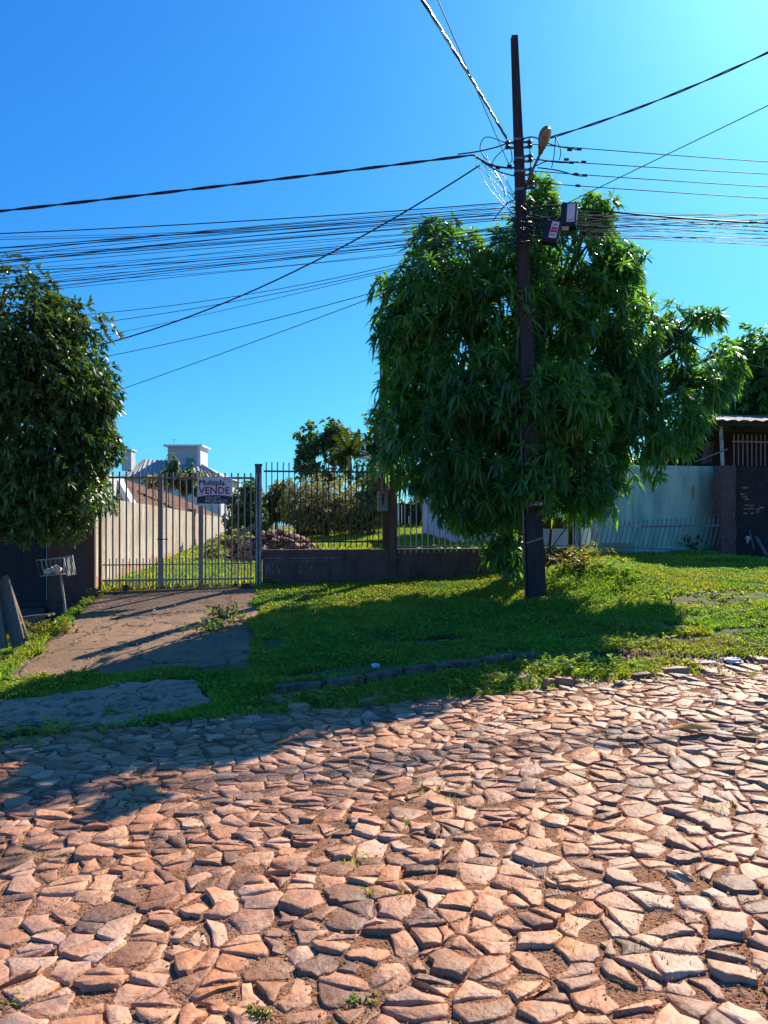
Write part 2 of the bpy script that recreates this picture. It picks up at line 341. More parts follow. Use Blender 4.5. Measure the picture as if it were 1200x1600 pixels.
def stone(poly):
    # drop very short edges, make the outline irregular
    q = []
    for p in poly:
        if not q or math.hypot(p[0]-q[-1][0], p[1]-q[-1][1]) > .02: q.append(p)
    if len(q) > 3 and math.hypot(q[0][0]-q[-1][0], q[0][1]-q[-1][1]) < .02: q.pop()
    if len(q) < 3: return None
    cx = sum(p[0] for p in q)/len(q); cy = sum(p[1] for p in q)/len(q)
    size = math.sqrt(abs(area(q)))
    gap = random.uniform(.001, .006)
    if random.random() < .12: gap = .016
    out = []
    n = len(q)
    for i in range(n):
        a = q[i]; b = q[(i+1) % n]; L = math.hypot(b[0]-a[0], b[1]-a[1])
        out.append(a)
        if L > .055:
            t = random.uniform(.3, .7); o = random.uniform(-.016, .009); nx, ny = (b[1]-a[1])/L, -(b[0]-a[0])/L
            out.append((a[0]+(b[0]-a[0])*t + nx*o, a[1]+(b[1]-a[1])*t + ny*o))
    ring = []
    for p in out:
        dx, dy = p[0]-cx, p[1]-cy; r = math.hypot(dx, dy) + 1e-6; g = gap + random.uniform(0, .007)
        ring.append((cx + dx*(r-g)/r, cy + dy*(r-g)/r))
    tilt = .08; ax = random.gauss(0, tilt); ay = random.gauss(.01, tilt*1.1)
    hgt = random.uniform(.004, .013) + (.010 if random.random() < .12 else 0)
    z0 = float(H(cx, cy)) + .0015
    V = []; n = len(ring)
    for (a, b) in ring: x, y = xy(a, b); V.append((x, y, z0 - .035))
    for (a, b) in ring: x, y = xy(a, b); V.append((x, y, z0 + hgt + ax*(a-cx) + ay*(b-cy) + random.uniform(-.006, .001)))
    for (a, b) in ring:
        k = random.uniform(.80, .95); a2 = cx+(a-cx)*k; b2 = cy+(b-cy)*k
        x, y = xy(a2, b2); V.append((x, y, z0 + hgt + ax*(a2-cx) + ay*(b2-cy) + random.uniform(-.001, .003)))
    x, y = xy(cx + random.uniform(-.01, .01), cy + random.uniform(-.01, .01)); V.append((x, y, z0 + hgt + random.uniform(-.002, .004)))
    Fc = []
    for i in range(n):
        k = (i+1) % n
        Fc += [(i, k, n+k), (i, n+k, n+i), (n+i, n+k, 2*n+k), (n+i, 2*n+k, 2*n+i), (2*n+i, 2*n+k, 3*n)]
    D = xy(cx, cy)[1]; X = xy(cx, cy)[0]
    vis = (abs(X) < .5*D + .05) and (F*1.6/D < 790)
    return V, Fc, (size/D)*(1.0/D) if vis else 0, random.random()
st = [s for s in (stone(p) for p in cells()) if s and random.random() > .025]
st.sort(key=lambda s: -s[2])
for V, Fc, _, tn in st[:300]:
    npmesh('paving_stone', np.array(V), np.array(Fc), M['stone'], road, tint=np.full(len(Fc), tn))
Vs = []; Fs = []; Ts = []; k = 0
for V, Fc, _, tn in st[300:]:
    Vs += V; Fs += [(a+k, b+k, c+k) for a, b, c in Fc]; Ts += [tn]*len(Fc); k += len(V)
npmesh('paving_stones_far', np.array(Vs), np.array(Fs), M['stone'], road, tint=np.array(Ts), kind='stuff')

# ------------------------------------------------------------------ blades, leaves (numpy)
def blades(n, uvfun, hfun, name, m, wid=.008, lean=.6, seg=1, **k):
    u, v = uvfun(n); n = len(u)
    x = u*CA - v*SA; y = u*SA + v*CA; z = H(u, v) - .005
    h = hfun(u, v) * rng.uniform(.5, 1.3, n); a = rng.uniform(0, 2*np.pi, n); b = rng.uniform(0, 2*np.pi, n)
    l = rng.uniform(.1, lean*1.4, n) * h; w = wid * rng.uniform(.6, 1.4, n)
    sx = np.cos(a)*w; sy = np.sin(a)*w; lx = np.cos(b)*l; ly = np.sin(b)*l
    P = np.stack([x-sx, y-sy, z, x+sx, y+sy, z, x+sx*.8+lx*.45, y+sy*.8+ly*.45, z+h*.65, x-sx*.8+lx*.45, y-sy*.8+ly*.45, z+h*.65, x+lx, y+ly, z+h*.9], -1).reshape(-1, 3)
    i = np.arange(n)[:, None]*5
    Fq = np.concatenate([i+[[0, 1, 2]], i+[[0, 2, 3]], i+[[3, 2, 4]]], 0)
    t = rng.uniform(0, 1, n); t = np.clip(.65*t + .35*(nz(x, y, .9, 5)*.5+.5), 0, 1)
    return npmesh(name, P, Fq, m, tint=np.concatenate([t, t, t]), **k)

def leaves(C, Nrm, nl, L, Wd, droop=.5, spread=(.6, 1.5), jit=.3):
    """clusters at C (k,3) with outward dirs Nrm -> verts, quads/tris as triangles"""
    k = len(C); n = k*nl
    c = np.repeat(C, nl, 0) + rng.normal(0, jit*L*.25, (n, 3)); ax = np.repeat(Nrm, nl, 0)
    rnd = rng.normal(0, 1, (n, 3)); rad = rnd - (rnd*ax).sum(1, keepdims=True)*ax; rad /= np.linalg.norm(rad, axis=1, keepdims=True)+1e-9
    th = rng.uniform(*spread, n)[:, None]; d = ax*np.cos(th) + rad*np.sin(th)
    Ln = (L*rng.uniform(.65, 1.25, n))[:, None]; dr = (droop*rng.uniform(.5, 1.4, n))[:, None]
    up = np.array([[0, 0, 1.]]) + rng.normal(0, .35, (n, 3)); s = np.cross(d, up); s /= np.linalg.norm(s, axis=1, keepdims=True)+1e-9
    w = (Wd*rng.uniform(.8, 1.2, n))[:, None]; g = np.array([[0, 0, -1.]])
    def p(t): return c + d*Ln*t + g*Ln*dr*t*t
    P = np.stack([p(0), p(.35)+s*w*.9, p(.35)-s*w*.9, p(.7)+s*w*.75, p(.7)-s*w*.75, p(1.0)], 1).reshape(-1, 3)
    i = np.arange(n)[:, None]*6
    Fq = np.concatenate([i+[[0, 2, 1]], i+[[1, 2, 4]], i+[[1, 4, 3]], i+[[3, 4, 5]]], 0)
    t = np.repeat(rng.uniform(0, 1, k), nl)*.55 + rng.uniform(0, 1, n)*.45
    return P, Fq, np.tile(t, 4)
def lobes_sample(lobes, n, inner=.45, lump=.14, gap=0.0, seed=1.0):
    """lobes: (px,py,D,rx,ry,rz) -> cluster centres and outward normals"""
    wts = np.array([l[3]*l[5]+l[4]*l[5] for l in lobes]); wts /= wts.sum()
    idx = rng.choice(len(lobes), n, p=wts)
    Cn = np.array([list(W(l[0], l[1], l[2])) for l in lobes]); Rd = np.array([l[3:6] for l in lobes])
    d = rng.normal(0, 1, (n, 3)); d /= np.linalg.norm(d, axis=1, keepdims=True)
    rr = 1 - inner*rng.uniform(0, 1, n)**1.6
    rr *= 1 + lump*(np.sin(d[:, 0]*7+idx*2.1+seed)+np.sin(d[:, 1]*6+idx)+np.sin(d[:, 2]*8+idx*1.3))/1.6
    C = Cn[idx] + d*Rd[idx]*rr[:, None]
    if gap:
        g = np.sin(C[:, 0]*3.1+seed)+np.sin(C[:, 1]*2.7+seed*2)+np.sin(C[:, 2]*3.7+1)+.8*np.sin(C[:, 0]*6.3+C[:, 2]*5)
        keep = g > (-2.6 + gap*2.6) * 1.0
        C = C[keep]; d = d[keep]
    return C, d
def limb(mb, a, b, r0, r1, sag=.1, n=6, nseg=6):
    a = Vector(a); b = Vector(b); pts = []; rs = []
    off = Vector((random.uniform(-1, 1), random.uniform(-1, 1), 0))*sag*(b-a).length*.4
    for i in range(nseg+1):
        t = i/nseg; p = a.lerp(b, t) + off*math.sin(t*math.pi) + Vector((random.uniform(-1, 1), random.uniform(-1, 1), 0))*r0*.3*(0 < i < nseg)
        pts.append(p); rs.append(r0+(r1-r0)*t)
    mb.tube(pts, rs, n); return pts
def tree(name, label, cat, base, lobes, nclus, nl, L, Wd, m, trunk_r, top=None, droop=.5, inner=.45, gap=0, lump=.14, group=None, bias=(0, 0, 0), barkm=None, branches=True, spread=(.6, 1.5)):
    base = Vector(base); root = thing(name, label, cat, base, group)
    main = max(lobes, key=lambda l: l[3]*l[5]); ctr = W(*main[:3])
    top = Vector(top) if top else ctr
    mb = MB(); pts = limb(mb, base - Vector((0, 0, .05)), top, trunk_r, trunk_r*.45, .05, 10, 8)
    mb.build('trunk', barkm or M['bark'], root, smooth=True)
    if branches:
        mb = MB()
        for l in lobes:
            s = pts[random.randint(3, 7)]; e = W(*l[:3]) + Vector((0, 0, l[5]*.5)); q = limb(mb, s, e, trunk_r*.4, trunk_r*.12, .12, 6, 6)
            for _ in range(3):
                d = Vector((random.gauss(0, 1), random.gauss(0, 1), random.gauss(.2, 1))).normalized()
                limb(mb, q[random.randint(2, 5)], W(*l[:3]) + Vector((d[0]*l[3], d[1]*l[4], d[2]*l[5]))*.8, trunk_r*.16, trunk_r*.05, .1, 5, 4)
        mb.build('branches', barkm or M['bark'], root, smooth=True)
    C, N_ = lobes_sample(lobes, nclus, inner, lump, gap)
    N_ = N_ + np.array(bias); N_ /= np.linalg.norm(N_, axis=1, keepdims=True)+1e-9
    P, Fq, t = leaves(C, N_, nl, L, Wd, droop, spread)
    npmesh('crown', P, Fq, m, root, tint=t)
    return root

# ------------------------------------------------------------------ verge grass
def inside_drive(u, v): return (u > -2.60+.10*nz(v, v*0, 3, 41)) & (u < -.20+.10*nz(v, v*0, 3, 42)) & (v > 8.05-.33*(u+2.62)/2.48 + .10*nz(u, u*0, 4, 43)) & (v < 12.7)
apron_px = [(-60, 1108), (60, 1092), (170, 1076), (250, 1066), (305, 1066), (318, 1082), (338, 1104), (250, 1128), (150, 1140), (60, 1146), (-60, 1162)]
apron = [uv(*G(*p)[:2]) for p in apron_px]
def in_poly(u, v, poly):
    r = np.zeros(len(u), bool); n = len(poly)
    for i in range(n):
        (x1, y1), (x2, y2) = poly[i], poly[(i+1) % n]
        c = ((y1 > v) != (y2 > v)) & (u < (x2-x1)*(v-y1)/(y2-y1+1e-12)+x1); r ^= c
    return r
bare = [(uv(*G(480, 1060)[:2]), .5, .12), (uv(*G(900, 1000)[:2]), .35, .12), (uv(*G(800, 1020)[:2]), .3, .1), (uv(*G(1080, 1000)[:2]), .6, .12), (uv(*G(430, 1010)[:2]), .15, .3), (uv(*G(670, 1005)[:2]), .65, .16), (uv(*G(575, 1047)[:2]), .5, .14), (uv(*G(1150, 935)[:2]), 1.3, .5), (uv(*G(960, 1030)[:2]), .5, .2), (uv(*G(340, 1048)[:2]), .35, .14), (uv(*G(1185, 985)[:2]), .7, .12)]
def verge_uv(n):
    v = 6.3 + 6.35*rng.uniform(0, 1, n)**1.25; u = rng.uniform(-4.6, 9.4, n)
    x = u*CA-v*SA; y = u*SA+v*CA
    k = (np.abs(x) < .5*y+.8) & ~inside_drive(u, v) & ~in_poly(u, v, apron)
    edge = 6.42 + .10*nz(u, v*0, 2.5, 2) + .45*np.clip((u-1.9)/2, 0, 1)*(.7+.3*nz(u, u, 3, 4))
    k &= (v > edge + rng.normal(0, .07, n))
    for (c, ru, rv) in bare:
        k &= (((u-c[0])/ru)**2 + ((v-c[1])/rv)**2 + .35*nz(u, v, 6, 1) > rng.uniform(.5, 1.1, n))
    k &= ~((u > 0) & (u < 2.5) & (np.abs(v - (6.76+.16*u)) < .11) & (rng.uniform(0, 1, n) < .8))
    k &= (nz(u, v, 2.2, 6) + .5*nz(u, v, 6, 7) > -.62 - rng.uniform(0, .45, n) + .35*np.clip(u-3.5, 0, 1)*(v < 8.6))
    return u[k], v[k]
def verge_h(u, v): return .035 + .018*(nz(u, v, 2.8, 4)+1) + .05*np.clip(nz(u, v, 1.1, 9), 0, 1)**2 + .07*np.exp(-((u-4.4)/.9)**2-((v-10.6)/1.1)**2)
blades(620000, verge_uv, verge_h, 'verge_grass', M['grass'], wid=.0065, lean=.9, kind='stuff')
cu_, cv_ = verge_uv(52000)
cz_ = H(cu_, cv_)+verge_h(cu_, cv_)*rng.uniform(.4, 1.0, len(cu_)); kk_ = nz(cu_, cv_, 2.4, 31) > -.2
Cg = np.stack([cu_*CA-cv_*SA, cu_*SA+cv_*CA, cz_], -1)[kk_]; Ng = np.tile([[0, 0, 1.]], (len(Cg), 1))+rng.normal(0, .25, (len(Cg), 3)); Ng /= np.linalg.norm(Ng, axis=1, keepdims=True)
P, Fq, t = leaves(Cg, Ng, 4, .042, .009, .25, (.7, 1.4)); npmesh('verge_ground_cover', P, Fq, M['grass'], tint=t, kind='stuff')
def verge_dry(n):
    u, v = verge_uv(n); k = (nz(u, v, 1.6, 8) > -.1) | (u > 3.5); return u[k], v[k]
blades(70000, verge_dry, lambda u, v: .05+0*u, 'dry_verge_grass', M['dry'], wid=.004, lean=1.4, kind='stuff')
def lot_uv(n):
    v = 12.75 + 26*rng.uniform(0, 1, n)**1.3; u = rng.uniform(-2.85, 9.0, n); return u, v
blades(150000, lot_uv, lambda u, v: .07+.05*(nz(u, v, 1.5, 4)+1), 'lot_grass', M['grass'], wid=.016, lean=.7, kind='stuff')
def left_uv(n):
    v = 12.6 - 5.6*rng.uniform(0, 1, n); u = rng.uniform(-5.0, -2.6, n); k = (v < 10.8) | (rng.uniform(0, 1, n) < .15); return u[k], v[k]
blades(26000, left_uv, lambda u, v: .07+.04*nz(u, v, 3, 2), 'yard_edge_grass', M['grass'], wid=.009, lean=.8, kind='stuff')
def road_uv(n):
    v = .9+5.9*rng.uniform(0, 1, n); u = rng.uniform(-4, 5.5, n)
    k = (nz(u, v, 1.7, 11)+.55*nz(u, v, 5.3, 12) > .62 - .25*np.clip(v-5, 0, 2)) | (rng.uniform(0, 1, n) < .03)
    return u[k], v[k]
blades(60000, road_uv, lambda u, v: .032+0*u, 'road_joint_weeds', M['dry'], wid=.0022, lean=1.6, kind='stuff')
def weed_uv(n):
    v = .9+5.9*rng.uniform(0, 1, n); u = rng.uniform(-4, 5.5, n)
    k = (nz(u, v, 1.9, 21)+.6*nz(u, v, 6.3, 22) > 1.0 - .2*np.clip(v-5, 0, 2)); return u[k], v[k]
blades(90000, weed_uv, lambda u, v: .035+0*u, 'road_joint_grass', M['grass'], wid=.0025, lean=1.2, kind='stuff')
# gravel crumbs in the joints and along the road edge
def crumbs(name, n, uvf, m, smin, smax, **k):
    u, v = uvf(n); n = len(u); x = u*CA-v*SA; y = u*SA+v*CA; s = rng.uniform(smin, smax, n)*rng.uniform(.5, 1, n); z = H(u, v)+.004+s*.3
    base = np.array([[1, 0, 0], [-.5, .87, 0], [-.5, -.87, 0], [0, 0, 1.0]])*[[1, 1, .8]]
    a = rng.uniform(0, 6.28, n); P = base[None].repeat(n, 0)*rng.uniform(.6, 1.2, (n, 4, 3)); c, sn = np.cos(a)[:, None], np.sin(a)[:, None]
    P = np.stack([P[..., 0]*c-P[..., 1]*sn, P[..., 0]*sn+P[..., 1]*c, P[..., 2]], -1)*s[:, None, None] + np.stack([x, y, z], -1)[:, None]
    i = np.arange(n)[:, None]*4; Fq = np.concatenate([i+[[0, 1, 3]], i+[[1, 2, 3]], i+[[2, 0, 3]]], 0); t = rng.uniform(0, 1, n)
    return npmesh(name, P.reshape(-1, 3), Fq, m, tint=np.concatenate([t]*3), **k)
def cr_uv(n): v = .9+6.0*rng.uniform(0, 1, n)**1.4; u = rng.uniform(-3.6, 5.2, n); return u, v
M['crumb'] = mat('soil_crumbs', (.34, .14, .065), .95, tint=[(0, (.4, .4, .4)), (.6, (1, 1, 1)), (1, (1.6, 1.7, 1.7))])
crumbs('soil_crumbs', 60000, cr_uv, M['crumb'], .003, .011, kind='stuff')
def ed_uv(n): u = rng.uniform(2.2, 8, n); v = 6.75+rng.normal(0, .22, n)+.02*u; return u, v
crumbs('edge_pebbles', 5000, ed_uv, M['pebble'], .006, .028, kind='stuff')
def rc_uv(n): u = rng.uniform(-3, 6, n); v = rng.uniform(1, 7, n); return u, v
def lit_uv(n):
    u = rng.uniform(-2.6, 7, n); v = 6.5+6*rng.uniform(0, 1, n)**2; return u, v
def lump_uv(n): u = rng.uniform(2.6, 7.5, n); v = 6.95+rng.normal(0, .12, n)+.03*u; return u, v
M['darksoil'] = mat('dark_soil_clods', (.10, .055, .035), .95, tint=T3)
crumbs('dark_soil_clods', 1500, lump_uv, M['darksoil'], .02, .06, kind='stuff')
crumbs('leaf_litter', 2200, lit_uv, M['leaf_litter'], .012, .035, kind='stuff')

# driveway, apron, kerb
def driveZ(u, v):
    t = (v-8.0)/4.66; l = -.005+(.485+.005)*t; r = .20+(.555-.20)*t; s = (u+2.62)/2.48
    return l+(r-l)*s + .012*nz(u, v, 1.6, 2)
dus = np.linspace(-2.62, -.15, 26); dvs = np.linspace(7.7, 12.66, 40)
U, V = np.meshgrid(dus, dvs); V = V.copy(); V[0] = 8.02-.33*(U[0]+2.62)/2.48+.06*np.sin(U[0]*9); V[1:4] = np.maximum(V[1:4], V[0]+np.array([[.04], [.08], [.12]]))
Z = driveZ(U, V); X = U*CA-V*SA; Y = U*SA+V*CA; n_, m_ = U.shape
P = np.stack([X, Y, Z], -1).reshape(-1, 3); Pb = P - [0, 0, .16]
i = (np.arange(n_-1)[:, None]*m_+np.arange(m_-1)[None]).ravel(); Fq = np.stack([i, i+1, i+m_+1, i+m_], -1)
loop = list(range(m_)) + [m_*r+m_-1 for r in range(1, n_)] + [m_*(n_-1)+c for c in range(m_-2, -1, -1)] + [m_*r for r in range(n_-2, 0, -1)]
sk = [(loop[a], len(P)+loop[a], len(P)+loop[(a+1) % len(loop)], loop[(a+1) % len(loop)]) for a in range(len(loop))]
npmesh('driveway', np.concatenate([P, Pb]), np.concatenate([Fq, np.array(sk)]), M['conc'], kind='structure')
# threshold strip under the gate
mb = MB(); a = gnd(-2.66, 12.56); b = gnd(-.14, 12.56); a.z = .47; b.z = .545; mb.bar(a, b, .14, .05); mb.build('gate_sill', M['conc'], kind='structure')
# apron slab
cu = sum(p[0] for p in apron)/len(apron); cv = sum(p[1] for p in apron)/len(apron)
vsA = []; fsA = []
rings = [0, .35, .7, 1.0]
np_ = []
for i in range(len(apron)):
    a = apron[i]; b = apron[(i+1) % len(apron)]
    for t in (0, .25, .5, .75): np_.append((a[0]+(b[0]-a[0])*t+random.uniform(-.03, .03), a[1]+(b[1]-a[1])*t+random.uniform(-.03, .03)))
n = len(np_)
for k in (1.0, .97, .7, .4, .12):
    for p in np_:
        u_, v_ = cu+(p[0]-cu)*k, cv+(p[1]-cv)*k; q = gnd(u_, v_, (.028 if k < 1 else -.05)+random.uniform(-.012, .012)); vsA.append(tuple(q))
for r in range(4):
    for i in range(n): fsA.append((r*n+i, r*n+(i+1) % n, (r+1)*n+(i+1) % n, (r+1)*n+i))
fsA.append(tuple(4*n+i for i in range(n)))
mb = MB(); mb.add(vsA, fsA); mb.build('gutter_slab', M['apron'], kind='structure')
kr = thing('kerb', 'low dark stone kerb half buried in the grass', 'kerb', gnd(1.2, 7.0))
u_ = .05
while u_ < 2.5:
    L = random.uniform(.28, .5); v0 = 6.80+.16*u_; v1 = 6.80+.16*(u_+L-.02); a = gnd(u_, v0, .02); b = gnd(u_+L-.02, v1, .02+random.uniform(-.01, .01))
    mb = MB(); mb.bar(a, b, .10, .11); mb.build('kerb_stone', M['kerb'], kr, bevel=.012); u_ += L

# ------------------------------------------------------------------ fences, gate
FV = 12.66
def at(u, v, z): x, y = xy(u, v); return Vector((x, y, z))
def upx(px, v=FV): p = PV(px, 800, v); return uv(p[0], p[1])[0]
def zpy(px, py, v=FV): return PV(px, py, v)[2]
Muv = Matrix(((CA, -SA, 0, 0), (SA, CA, 0, 0), (0, 0, 1, 0), (0, 0, 0, 1)))
def ubox(mb, u0, u1, v0, v1, z0, z1): return mb.box((u0, v0, z0), (u1, v1, z1), Muv)
def rods(n, name, parent, u0, u1, v, z0, z1, w, m, jig=0, tip=False):
    mb = MB(); mb.box((-w/2, -w/2, -(z1-z0)/2), (w/2, w/2, (z1-z0)/2), Muv)
    me = bpy.data.meshes.new(name); me.from_pydata([tuple(p) for p in mb.v], [], mb.f); me.materials.append(m)
    for i in range(n):
        u = u0+(u1-u0)*i/(n-1) if n > 1 else u0; dz = random.uniform(-jig, jig)
        link(name, me, at(u+random.uniform(-1, 1)*jig*.3, v, (z0+z1)/2+dz), parent)
# low wall with railing: left run
uL, uP, uR = upx(410), upx(613), upx(897)
wall = thing('low_wall', 'low plum painted wall under the iron railing between gate and tree', 'wall', at(1.5, FV, .55))
mb = MB(); ubox(mb, uL, uP-.07, FV-.07, FV+.07, .30, 1.145); mb.build('wall_section', M['plum'], wall, bevel=.008)
mb = MB(); ubox(mb, uP+.07, upx(800), FV-.07, FV+.07, .30, 1.15); mb.build('wall_section', M['plum'], wall, bevel=.008)
M['brownwall'] = mat('brown_clay_wall', (.17, .085, .05), .9, (6, (.09, .05, .04), .4, .65), bump=.5, bscale=20)
mb = MB(); ubox(mb, upx(800)+.003, uR, FV-.066, FV+.066, .40, 1.16); mb.build('wall_section', M['brownwall'], wall, bevel=.008, label='bare brown section of wall right of pole')
mb = MB()
ubox(mb, uL+.02, uL+1.25, FV-.074, FV-.0705, 1.00, 1.012); ubox(mb, uL+.05, uL+1.1, FV-.074, FV-.0705, .955, .962)
mb.build('lime_streak', M['limepaint'], wall)
mb = MB()
for q in range(16):
    u0 = uL+.05+random.random()*.9*(q/16); zt = .93-random.uniform(0, .05); ubox(mb, u0, u0+random.uniform(.008, .02), FV-.0738, FV-.0705, zt-random.uniform(.06, .2), zt)
mb.build('lime_streak', M['limepaint'], wall)
pil = MB(); ubox(pil, uP-.068, uP+.068, FV-.09, FV+.08, .35, zpy(613, 733)); pil.build('pillar', M['plum'], wall, bevel=.008)
pil = MB(); ubox(pil, uP-.085, uP-.070, FV-.09, FV+.0, 1.148, zpy(613, 735)); pil.build('pale_strip', M['boardW'], wall)

r1 = thing('railing', 'dark iron railing of thin pointed bars between gate post and pillar', 'railing', at((uL+uP)/2, FV, 1.15))
zt = zpy(500, 723); rods(22, 'bar', r1, uL+.06, uP-.14, FV, 1.175, zt, .017, M['barD'], .006)
for pz in (zpy(500, 737), 1.27): mb = MB(); mb.bar(at(uL+.02, FV+.012, pz), at(uP-.085, FV+.012, pz), .012, .028); mb.build('rail', M['barD'], r1)
r2 = thing('railing', 'whitish iron railing right of the pillar with bar tips below the wall top', 'railing', at((uR+uP)/2, FV-.1, 1.15))
n2 = 32; rods(n2, 'bar', r2, uP+.10, uR-.05, FV-.085, 1.08, zt-.03, .016, M['barW'], .008)
for pz in (zpy(700, 742), 1.19): mb = MB(); mb.bar(at(uP+.07, FV-.071, pz), at(uR, FV-.071, pz), .010, .026); mb.build('rail', M['bar'], r2)

# gate
g0, g1 = upx(156), upx(397)
gt = thing('metal_gate', 'sliding gate of slim grey bars across the concrete driveway', 'gate', at((g0+g1)/2, FV, .5))
GV = FV-.02; ztop = zpy(280, 738); zb = zpy(280, 916)+.0
rods(23, 'bar', gt, g0+.10, g1-.05, GV, .56, ztop, .024, M['bar'], .004)
rods(22, 'short_bar', gt, g0+.10+.051, g1-.05-.051, GV, .56, zpy(280, 872), .014, M['bar'], .004)
for z_, w_ in ((zpy(280, 747), .035), (zpy(280, 882), .02), (zpy(280, 906), .03)):
    mb = MB(); mb.bar(at(g0+.04, GV+.018, z_), at(g1, GV+.018, z_+.01), .014, w_); mb.build('rail', M['bar'], gt)
for px_, w_, m_ in ((251, .075, 'bar'), (315, .055, 'bar')):
    mb = MB(); u_ = upx(px_); ubox(mb, u_-w_/2, u_+w_/2, GV-.018, GV+.036, .58, ztop-.03 if px_ == 251 else zpy(315, 790)); mb.build('upright', M[m_], gt)
mb = MB(); u_ = upx(157); ubox(mb, u_-.022, u_+.022, GV-.03, GV+.03, .52, ztop-.02); mb.build('hinge_post', M['rust'], gt, label='rusty orange edge post of the gate')
mb = MB(); mb.bar(at(upx(251)-.05, GV-.03, 1.32), at(upx(251)+.12, GV-.03, 1.32), .016, .016); mb.build('latch', M['barD'], gt)
for px_ in (198, 368):
    c = at(upx(px_), GV-.04, .555); a = Vector((-SA, CA, 0)); mb = MB(); mb.tube([c-a*.02, c+a*.02], .05, 14); w = mb.build('wheel', M['barD'], gt, smooth=False)
    mb = MB(); mb.bar(c, c+Vector((0, 0, .09)), .02, .06); mb.build('wheel_fork', M['barD'], gt)
gp = thing('gate_post', 'square dark grey post with two pale rails between gate and railing', 'post', at(upx(404), FV-.02, .5))
u_ = upx(404); zt2 = zpy(404, 728)
mb = MB(); ubox(mb, u_-.055, u_+.05, FV-.05, FV+.05, .40, zt2); mb.build('post', M['post'], gp, bevel=.005)
for du in (-.030, .025): mb = MB(); ubox(mb, u_+du-.010, u_+du+.010, FV-.075, FV-.052, .50, zt2-.12); mb.build('pale_rail', M['postW'], gp)
mb = MB(); ubox(mb, u_-.062, u_+.06, FV-.062, FV+.06, zt2+.001, zt2+.03); mb.build('cap', M['post'], gp)

# sale sign
def text(body, size, loc, m, parent, name, bold=0.0, sx=1.0):
    cu = bpy.data.curves.new(name, 'FONT'); cu.body = body; cu.size = size; cu.extrude = .0012; cu.offset = bold; cu.resolution_u = 3
    o = bpy.data.objects.new(name+'_tmp', cu); COL.objects.link(o); bpy.context.view_layer.update()
    me = bpy.data.meshes.new_from_object(o.evaluated_get(bpy.context.evaluated_depsgraph_get())); bpy.data.objects.remove(o); bpy.data.curves.remove(cu)
    Rm = Matrix(((CA*sx, 0, SA), (SA*sx, 0, -CA), (0, 1, 0))).to_4x4()
    me.transform(Rm); me.materials.clear(); me.materials.append(m); o = link(name, me, loc, parent); return o
SV = FV-.075
sg = thing('sale_sign', 'small white sale board with navy and red lettering wired to the gate', 'sign', at(upx(335), SV, zpy(335, 767, SV)))
su0, su1, sz0, sz1 = upx(308, SV), upx(363, SV), zpy(335, 787, SV), zpy(335, 746, SV)
mb = MB(); ubox(mb, su0, su1, SV, SV+.008, sz0, sz1); mb.build('board', M['sign'], sg)
sw = su1-su0; sh = sz1-sz0
# dark curved footer
pts = [(0, 0), (1, 0), (1, .27), (.85, .30), (.7, .32), (.5, .33), (.3, .32), (.15, .29), (0, .25)]
mb = MB(); mb.prism([at(su0+p[0]*sw, SV-.0015, sz0+p[1]*sh) for p in pts], Vector((SA, -CA, 0))*.002); mb.build('footer_band', M['charcoal'], sg)
for k_ in (0, .0035, .007): text('Multipla', sh*.31, at(su0+.04*sw+k_, SV-.003-k_*.1, sz0+.70*sh), M['navy'], sg, 'lettering', 0.0, .98)
text('VENDE', sh*.37, at(su0+.045*sw, SV-.003, sz0+.38*sh), M['red'], sg, 'lettering', .003, 1.0)
text('99129-4577', sh*.165, at(su0+.22*sw, SV-.005, sz0+.04*sh), M['lbl'], sg, 'lettering', .0012, 1.05)
text('3222-3977', sh*.12, at(su0+.24*sw, SV-.005, sz0+.19*sh), M['lbl'], sg, 'lettering', .0008, 1.05)
arc = MB(); arc.tube([at(su0+sw*(.76+.09*t+.11*t*t), SV-.004, sz0+sh*(.90+.10*math.sin(t*2.6)-.16*t*t)) for t in np.linspace(0, 1, 7)], .005, 5)
arc.build('roof_mark', mat('orange_print', (.55, .22, .12), .5), sg)

# lot side wall (plastered blocks)
lw = thing('lot_wall', 'long pale plastered wall stained orange at its foot beside the lot', 'wall', at(-2.95, 20, .6))
for (v0, v1, zt_, m_) in ((12.8, 30.5, 2.04, 'lotwall'), (31.0, 60, 2.02, 'lotwall')):
    mb = MB(); ubox(mb, -3.08, -2.95, v0, v1, .2, zt_); mb.build('wall_section', M[m_], lw)
    mb = MB(); N2 = 60; vsw = []; 
    for i_ in range(N2+1):
        v_ = v0+(v1-v0)*i_/N2; h_ = float(H(-2.8, v_))
        vsw += [at(-2.944, v_, h_-.1), at(-2.944, v_, h_+.30+.16*nz(v_, 0., 1.1, 3)+random.uniform(-.10, .10))]
    mb.add(vsw, [(2*i_, 2*i_+2, 2*i_+3, 2*i_+1) for i_ in range(N2)]); mb.build('clay_stain', M['lotfoot'], lw)
mb = MB(); ubox(mb, -3.15, -2.85, 30.51, 30.99, .2, 2.16); mb.build('pier', M['lotfoot'], lw, label='orange stained pier in the pale wall')

